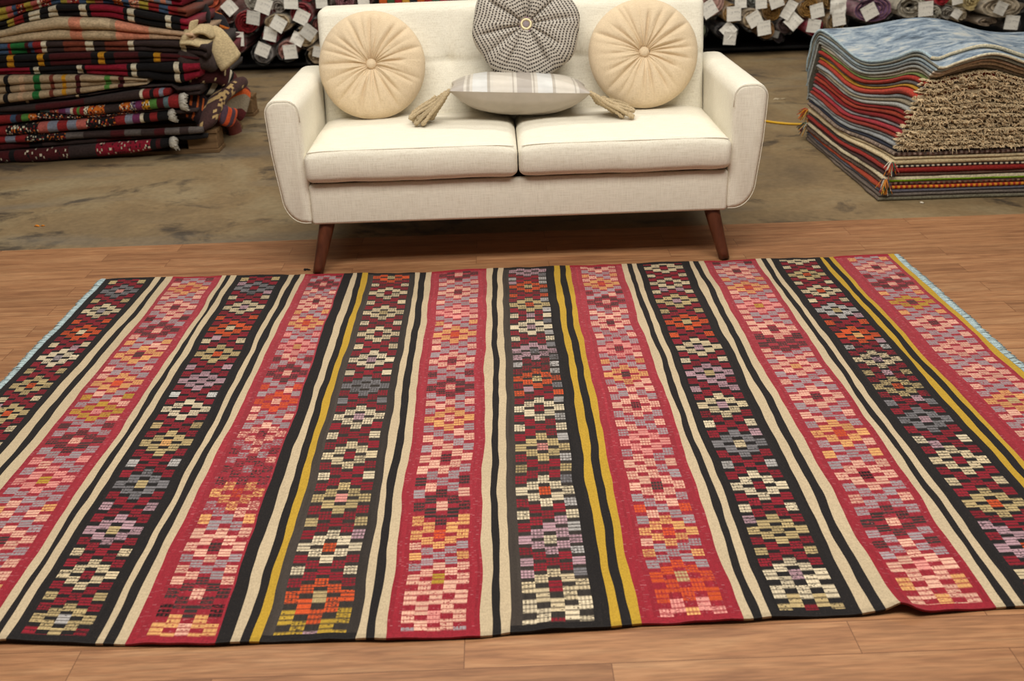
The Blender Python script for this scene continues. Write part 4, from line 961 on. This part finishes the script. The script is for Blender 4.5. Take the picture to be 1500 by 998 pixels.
fold_end('kilim_end', 'orange and grey striped end folded over the right side of the left stack', [q3(320, 160, 5.62), q3(336, 150, 5.72), q3(350, 146, 5.82), q3(360, 156, 5.86)], (.05, .10, .16), .06, lambda t, s: s2l((214, 96, 44)) if .2 < s < .75 else s2l((150, 138, 118)) if -.4 < s < .2 else s2l((96, 40, 42)))
fold_end('kilim_end', 'small orange and plum end drooping over the pallet corner', [q3(322, 158, 5.55), q3(326, 168, 5.53), q3(334, 172, 5.56), q3(342, 172, 5.62)], (.03, .05, .09), .05, lambda t, s: s2l((206, 84, 44)) if int(t * 5) % 2 == 0 else s2l((84, 64, 76)))
fold_end('kilim_end', 'brown leathery fold bulging below the cream blanket', [q3(262, 76, 5.45), q3(284, 80, 5.46), q3(304, 84, 5.52), q3(316, 90, 5.6)], (.0, .12, .10), .075, lambda t, s: s2l((66, 54, 52)) * fr_.uniform(.9, 1.1))
fold_end('kilim_end', 'dark maroon end with pale threads under the hanging cream blanket end', [q3(276, 108, 5.5), q3(300, 104, 5.55), q3(322, 104, 5.62), q3(332, 112, 5.66)], (.0, .12, .10), .06, lambda t, s: s2l((190, 170, 130)) if fr_.random() < .08 else s2l((60, 24, 26)))
fold_end('kilim_end', 'black and rust end tucked above the pallet block', [q3(250, 150, 5.5), q3(278, 150, 5.5), q3(296, 160, 5.52), q3(300, 176, 5.52)], (.0, .14, .12), .08, lambda t, s: s2l((170, 84, 40)) if fr_.random() < .12 else s2l((40, 26, 28)))
fold_end('kilim_end', 'dull red end hanging behind the pallet block to the floor', [q3(330, 176, 5.85), q3(342, 182, 5.9), q3(345, 196, 5.92), q3(346, 204, 5.92)], (.03, .12, .0), .05, lambda t, s: s2l((110, 52, 44)))

# ------------------------------------------------------------------ rack of rolled rugs at the back
rack = empty('storage_rack', (0, 8.3, 0), 'low black storage rack carrying the rolled rugs along the back wall', 'rack'); KL = (0, 8.3, 0)
for nm, a, b_ in (('shelf', (-5.5, 8.05, .018), (5.5, 9.35, .042)),):
    V, Fc = rbox(a, b_, .006, (2, 2, 2)); mesh(nm, V, Fc, M_black, rack, KL, None, False)
V, Fc = rbox((-5.5, 9.36, -.008), (5.5, 9.40, 1.3), .005, (2, 2, 2)); mesh('gap_shade_sheet', V, Fc, plain('dark gap shade sheet', S(26, 23, 22), .9, .1), rack, KL, None, False)  # added dark sheet, its colour stands in for shade between the rolls
for fx_ in (-4.2, -2.3, 2.07, 4.2):
    fb = MB(); p = (fx_, 8.22, 0)
    fb.tube([(fx_, 8.2, -.008), (fx_, 8.2, .0), (fx_, 8.2, .010), (fx_, 8.2, .018)], [.085, .09, .088, .085], 20); fb.build('foot', M_black, rack, KL, cols=False)
def tagcard(parent, PLc, c, size, rot, shade=1.0, crumple=0.0, seed=0):
    r = np.random.default_rng(seed); n = 6; w = size; V = []; uv = []
    for i in range(n + 1):
        for j in range(n + 1):
            x = (i / n - .5) * w; z = (j / n - .5) * w
            y = -.006 * math.sin(i / n * 2.4 + seed) - .05 * w * ((i / n - .5) ** 2 + (j / n - .5) ** 2) + crumple * w * .16 * (r.random() - .5)
            V.append((c[0] + x * math.cos(rot) - z * math.sin(rot), c[1] + y, c[2] + x * math.sin(rot) + z * math.cos(rot)))
    nV = len(V); V += [(a[0], a[1] + .0015, a[2]) for a in V]
    Fc = np.concatenate([grid_faces(n, n), grid_faces(n, n, nV, True)])
    fu = np.array([(k // (n + 1) / n, k % (n + 1) / n) for k in range(nV)] * 2); uv = fu[Fc.ravel()]
    cols = np.tile(np.array(S(240, 237, 228)) * shade, (len(Fc), 1))
    o = mesh('price_tag', V, Fc, M_tag, parent, PLc, cols, True, uv)
    if crumple > .5: o['label'] = 'crumpled white tag under plastic'
    return o
ROLLS = []
def rug_roll(*a, **k): ROLLS.append([list(a), k])
def build_roll(x, y, rpx, col, lab, tags=(), sx=1.0, sz=1.0, turns=4, back=None, dY=0.0, rot=0.0, wrap=True, seed=0, core=.18):
    Yr = 7.92 + dY; c = gy(x, y, Yr); R = rpx / 196.0; r = np.random.default_rng(seed + int(x) * 3 + int(y))
    col = s2l(col); back = s2l(back) if back is not None else col * 1.9 + .02
    loc = (c[0], c[1] + .55, c[2] - R * sz)
    root = empty('rolled_rug', loc, lab, 'rolled rug', 'rolled rugs on the rack')
    nt = turns * 22; th = np.linspace(0, turns * 2 * pi, nt + 1); pitch = R * (1 - core) / turns
    rad = R * core + pitch * th / (2 * pi); rad = np.minimum(rad, R)
    jit = 1 + .03 * wob(th, int(x))
    yo = .02 * wob(th * .7, int(x) + 9) + .006 * r.normal(size=nt + 1)
    Ln = 1.15; V = []; Fc = []; cols = []
    ph0 = r.uniform(0, 6.28)
    for lay in (0.0, .62, .86):                                 # pile side, backing side, outer skin
        for yy in (0, 1):
            for i in range(nt + 1):
                rr = (rad[i] - pitch * (1 - .0) + pitch * lay) * jit[i]
                a = th[i] + ph0; X = rr * math.cos(a) * sx; Z = rr * math.sin(a) * sz
                V.append((c[0] + X * math.cos(rot) - Z * math.sin(rot), c[1] + (yo[i] if yy == 0 else Ln), c[2] + X * math.sin(rot) + Z * math.cos(rot)))
    n1 = nt + 1; L = lambda l, yy, i: (l * 2 + yy) * n1 + i
    for i in range(nt):
        Fc.append((L(0, 0, i), L(1, 0, i), L(1, 0, i + 1), L(0, 0, i + 1))); cols.append(col * r.uniform(.9, 1.5))
        Fc.append((L(1, 0, i), L(2, 0, i), L(2, 0, i + 1), L(1, 0, i + 1))); cols.append(back * r.uniform(1.0, 1.35))
        Fc.append((L(2, 0, i), L(2, 1, i), L(2, 1, i + 1), L(2, 0, i + 1))); cols.append(back * .8)
        Fc.append((L(0, 0, i + 1), L(0, 1, i + 1), L(0, 1, i), L(0, 0, i))); cols.append(col)
    mesh('roll', V, Fc, M_roll, root, loc, cols, True)
    if wrap:
        n = 26; Vw = []; Fw = []
        for s_, (yy, k) in enumerate(((-.040, .86), (-.030, .99), (.0, 1.02), (.12, 1.02), (.35, 1.015))):
            for q in range(n):
                a = 2 * pi * q / n; kk = k * (1 + (.05 if s_ < 2 else .008) * r.normal()); X = R * kk * math.cos(a) * sx; Z = R * kk * math.sin(a) * sz
                Vw.append((c[0] + X * math.cos(rot) - Z * math.sin(rot), c[1] + yy + .01 * r.normal() * (s_ < 2), c[2] + X * math.sin(rot) + Z * math.cos(rot)))
        for s_ in range(4):
            for q in range(n): Fw.append((s_ * n + q, s_ * n + (q + 1) % n, (s_ + 1) * n + (q + 1) % n, (s_ + 1) * n + q))
        o = mesh('plastic_wrap', Vw, Fw, M_film, root, loc); o['label'] = 'clear plastic wrap'
    for k, (tx, ty, ts, ta, sh, cr) in enumerate(tags):
        pt = gy(tx, ty, Yr - .055 - .006 * k); tagcard(root, loc, pt, ts / 199.0, math.radians(-ta), sh, cr, int(tx) + k)
W_ = 1.0
# left of the sofa: x, y, radius, colour, label, tags (x, y, size, turn, shade, crumple)
rug_roll(306, -2, 25, (140, 62, 40), 'rust brown rolled rug above the orange bordered black kilim end', (), turns=3)
rug_roll(336, 22, 15, (70, 40, 36), 'dark brown roll with a shiny silver white tag, left end of the rack', [(336, 11, 19, 52, 1.05, .4)], dY=-.02)
rug_roll(372, 2, 21, (120, 116, 106), 'grey and white spiral roll with a large tilted tag', [(386, 8, 22, 24, 1, 0)], back=(176, 170, 156), turns=4)
rug_roll(358, 32, 21, (104, 22, 26), 'dark red roll with a dull grey tag under the grey spiral roll', [(371, 26, 19, 12, .72, .2)])
rug_roll(349, 60, 17, (78, 32, 32), 'maroon roll with an upright square tag, beside the cream blanket end', [(347, 57, 20, 4, .98, .1)])
rug_roll(409, 33, 20, (150, 130, 104), 'flattened beige roll with a diamond-wise tag in the middle of the left rolls', [(408, 35, 20, 34, 1, .1)], sx=1.25, sz=.8, back=(184, 166, 136), dY=-.02)
rug_roll(398, 52, 15, (92, 24, 30), 'wine red roll with a creased tag just below the beige flattened roll', [(396, 50, 19, 16, 1.02, .4)], dY=.01)
rug_roll(388, 72, 18, (92, 88, 86), 'grey plastic wrapped roll with a tilted tag, lowest row of the left rolls', [(385, 73, 19, 27, .95, .0)], turns=3, dY=-.03)
rug_roll(424, 72, 18, (130, 92, 84), 'dusty pink brown roll with a nearly level tag, lowest row beside the sofa arm', [(425, 76, 20, -4, .92, .0)], turns=3, dY=-.03)
rug_roll(448, 54, 19, (168, 148, 116), 'cream roll with a shiny crumpled tag next to the sofa back', [(436, 57, 18, 30, 1.08, .8), (452, 47, 20, 40, .7, .3)], back=(196, 178, 148), turns=3)
rug_roll(461, 79, 17, (150, 132, 108), 'tan roll half hidden by the left round cushion', [(466, 76, 15, 15, .75, .2)], turns=3, back=(186, 168, 140), dY=.02)
rug_roll(426, -2, 17, (54, 40, 38), 'dark roll with an upright tag at the top edge, left of the red rolls', [(426, 2, 21, 3, 1, 0)])
rug_roll(440, 22, 20, (96, 26, 30), 'dark red roll with a large tag turned on its corner', [(442, 25, 20, 30, 1.02, .1)], turns=4, dY=.01)
rug_roll(412, 13, 13, (120, 112, 104), 'pale roll in cloudy plastic between two tilted tags', (), turns=3, dY=.02)
rug_roll(462, 36, 13, (86, 48, 42), 'small brown roll without a tag touching the sofa back', (), turns=3, dY=.04)
rug_roll(448, -2, 12, (104, 26, 32), 'small red spiral roll at the top edge left of the sofa', (), turns=4, dY=.05)
rug_roll(471, 2, 16, (70, 62, 56), 'grey brown roll with an upright tag right above the sofa corner', [(471, 3, 17, 0, .95, .0)], dY=.03)
rug_roll(505, 2, 17, (96, 62, 66), 'mauve brown roll peeping over the sofa back, without a tag', (), dY=.0)
rug_roll(533, -4, 17, (60, 40, 40), 'dark roll with a white tag peeping over the sofa back', [(532, -1, 17, -4, .98, .0)])
rug_roll(330, 82, 13, (120, 110, 98), 'grey plastic wrapped roll behind the hanging cream blanket end', (), turns=3, dY=.03)
# right of the sofa
rug_roll(1044, 4, 30, (150, 116, 108), 'large dusty pink roll with a tilted tag beside the sofa back', [(1038, 13, 22, -32, .98, .1)], back=(186, 154, 140), turns=5, dY=-.04, sx=1.0)
rug_roll(1022, 45, 14, (120, 126, 106), 'sage green roll half hidden by the right round cushion', [(1020, 52, 16, 60, 1, .0)], turns=4, back=(146, 152, 128))
rug_roll(1072, 18, 17, (120, 92, 52), 'golden brown roll with a level tag right of the dusty pink roll', [(1075, 20, 21, -3, 1, .0)], dY=-.01)
rug_roll(1085, -4, 14, (88, 82, 70), 'olive grey roll with a tag at the top edge, above the golden brown roll', [(1085, 3, 17, -4, 1, .0)], dY=.02)
rug_roll(1064, 43, 17, (34, 30, 32), 'black plastic wrapped roll with two tags in the lowest row', [(1067, 44, 19, 45, 1, .5), (1069, 56, 19, 5, .9, .0)], sx=1.25, sz=.75, back=(60, 56, 58), dY=.0)
rug_roll(1105, 28, 19, (158, 140, 114), 'beige many-sided roll with a tag leaning to the left', [(1105, 28, 20, -32, 1, .0)], turns=3, back=(182, 164, 138), dY=-.02)
rug_roll(1120, 40, 16, (104, 76, 46), 'brown roll with a level tag, lowest in the row beside the beige many-sided one', [(1119, 41, 20, -9, 1, .0)], dY=-.03)
rug_roll(1100, 3, 13, (120, 122, 116), 'grey ringed roll with a tag at the top edge', [(1115, 4, 17, -5, 1, .0)], back=(70, 70, 68), turns=5)
rug_roll(1133, 17, 17, (122, 90, 46), 'gold brown spiral roll without its own tag, above the plum roll', (), turns=5, back=(150, 118, 74))
rug_roll(1139, -4, 13, (150, 136, 112), 'beige roll with a creased tag at the top edge', [(1137, 1, 20, -20, .95, .3)])
rug_roll(1158, 8, 15, (104, 80, 52), 'brown roll with a long tag leaning left, above the crumpled tag', [(1159, 9, 16, 28, 1, .1), (1152, 20, 15, 28, 1, .1)], dY=-.01)
rug_roll(1148, 36, 16, (70, 54, 52), 'dark plum spiral roll with a crumpled diamond-wise tag', [(1162, 31, 21, 42, 1.06, .5)], back=(96, 78, 74), turns=5)
rug_roll(1137, 50, 9, (52, 44, 46), 'small dark roll with a dull plum tag, bottom of the row', [(1136, 50, 10, 15, .3, .0)], turns=3, dY=.06)
rug_roll(1181, 15, 19, (128, 94, 46), 'gold spiral roll with a tag on its right side', [(1197, 16, 20, -14, 1, .1)], back=(150, 116, 70), turns=5)
rug_roll(1192, 33, 17, (126, 28, 46), 'crimson roll with a six-sided pale tag right behind the draped blue rugs', [(1192, 38, 19, 8, .88, .2)], dY=.0)
rug_roll(1224, 28, 19, (120, 98, 66), 'brown roll with an upright tag touching the top of the draped blue rugs', [(1229, 28, 19, -10, 1, .0)], turns=4)
rug_roll(1216, 4, 17, (112, 86, 50), 'brown roll with a badly crumpled tag, left of the purple roll', [(1228, 8, 24, 0, 1.06, 1.0)], dY=.01)
rug_roll(1277, 14, 25, (96, 70, 96), 'large purple spiral roll in plastic with a diamond-wise tag', [(1274, 17, 21, -31, 1, .0)], sx=1.28, sz=.82, turns=5, back=(150, 110, 120), dY=-.03)
rug_roll(1335, 10, 25, (126, 120, 108), 'large grey cream open roll with a tag on its right', [(1356, 13, 21, -6, 1, .0)], sx=1.1, sz=.85, turns=4, back=(186, 178, 160), dY=-.02, core=.3)
rug_roll(1379, -2, 16, (126, 24, 32), 'bright crimson roll at the top edge above the small white ringed one', [(1402, -2, 16, -12, 1, .0)], turns=3)
rug_roll(1374, 17, 12, (140, 136, 124), 'small grey white ringed roll beside the upright tag', (), turns=3, back=(190, 184, 168), core=.35, dY=-.03)
rug_roll(1388, 18, 12, (112, 106, 98), 'small grey curled roll beside the small white ringed one', (), turns=3, back=(164, 158, 146), dY=.0)
rug_roll(1403, 20, 12, (160, 148, 126), 'small beige roll with a leaning pale tag behind the blue ridge', [(1401, 20, 13, 30, .95, .0)], turns=3, dY=.02)
rug_roll(1426, 2, 17, (168, 150, 104), 'cream yellow roll at the top edge left of the wide beige roll', (), turns=4, back=(196, 180, 136), dY=-.02)
rug_roll(1464, 12, 26, (142, 130, 112), 'wide flattened beige roll with a glossy tag near the right edge', [(1466, 12, 18, 22, .95, .2)], sx=1.5, sz=.72, turns=4, back=(184, 170, 148), dY=-.04)
rug_roll(1448, 30, 14, (132, 116, 100), 'flat tan roll under the wide flattened beige roll', (), sx=1.5, sz=.55, turns=3, back=(170, 152, 132), dY=.0)
rug_roll(1484, 34, 14, (70, 68, 70), 'dark grey roll with a level white tag at the right edge', [(1482, 33, 20, 4, 1, .0)], turns=3, dY=-.01)
def rad_at(k, dx, dy):
    a = math.atan2(dy, dx); return 1 / math.sqrt((math.cos(a) / k.get('sx', 1.0)) ** 2 + (math.sin(a) / k.get('sz', 1.0)) ** 2)
home = [(a[0], a[1]) for a, k in ROLLS]; rad0 = [a[2] for a, k in ROLLS]
for it in range(160):                                    # settle the pile so that no roll runs into its neighbour
    for i in range(len(ROLLS)):
        for j in range(i):
            (a, ka), (b_, kb_) = ROLLS[i], ROLLS[j]; dx, dy = b_[0] - a[0], b_[1] - a[1]; d = math.hypot(dx, dy) or 1e-3
            need = (a[2] * rad_at(ka, dx, dy) + b_[2] * rad_at(kb_, dx, dy)) * 1.03
            if need > d:
                g_ = (need - d) * .25; a[0] -= dx / d * g_; a[1] -= dy / d * g_; b_[0] += dx / d * g_; b_[1] += dy / d * g_
                sh = max(.985, 1 - (need - d) / need * .12); a[2] = max(a[2] * sh, rad0[i] * .88); b_[2] = max(b_[2] * sh, rad0[j] * .88)
    for (a, k), (hx, hy) in zip(ROLLS, home): a[0] += (hx - a[0]) * .12; a[1] += (hy - a[1]) * .12
for a, k in ROLLS: build_roll(*a, **k)
# flat folded kilim glimpsed above the sofa back
kb = MB(); x_ = 560
for q, cc_ in enumerate([(190, 90, 40), (60, 90, 60), (150, 40, 44), (200, 150, 60), (40, 40, 46), (190, 90, 40), (150, 40, 44), (70, 90, 70), (160, 50, 60), (110, 30, 44), (110, 30, 44)]):
    a = gy(556 + q * 11, 6 - q * .4, 7.95); b_ = gy(567 + q * 11, -6 - q * .4, 7.95); kb.box((a[0], 7.95, a[2]), (b_[0], 8.7, b_[2]), s2l(cc_))
tag(kb.build('folded_kilim', M_kil, None, (float(gy(610, 3, 7.95)[0]), 8.3, float(gy(610, 6, 7.95)[2])), smooth_=False), 'bright orange, green and red folded kilim glimpsed just above the sofa back', 'kilim')

# ------------------------------------------------------------------ light
def area(name, loc, rot, sx, sy, e, col):
    l = bpy.data.lights.new(name, 'AREA'); l.shape = 'RECTANGLE'; l.size = sx; l.size_y = sy; l.energy = e; l.color = col
    o = bpy.data.objects.new(name, l); COL.objects.link(o); o.location = loc; o.rotation_euler = rot; return o
area('overhead_light', (.1, 1.7, 3.3), (0, 0, 0), 4.2, 1.1, 165, (1, .955, .88))
area('overhead_light', (.1, 4.0, 3.6), (0, 0, 0), 3.6, .8, 30, (1, .955, .88))
area('overhead_light', (0, 5.9, 4.0), (math.radians(32), 0, 0), 7.0, 1.0, 185, (1, .94, .84))  # added fill light, tilted at the rack to brighten roll ends and tags
w = bpy.data.worlds.new('world'); SC.world = w; w.use_nodes = True
w.node_tree.nodes['Background'].inputs[0].default_value = (1, .92, .82, 1); w.node_tree.nodes['Background'].inputs[1].default_value = .07
SC.view_settings.view_transform = 'Standard'; SC.view_settings.look = 'None'; SC.view_settings.gamma = 1; SC.view_settings.exposure = 0.1
SC.view_settings.use_curve_mapping = False
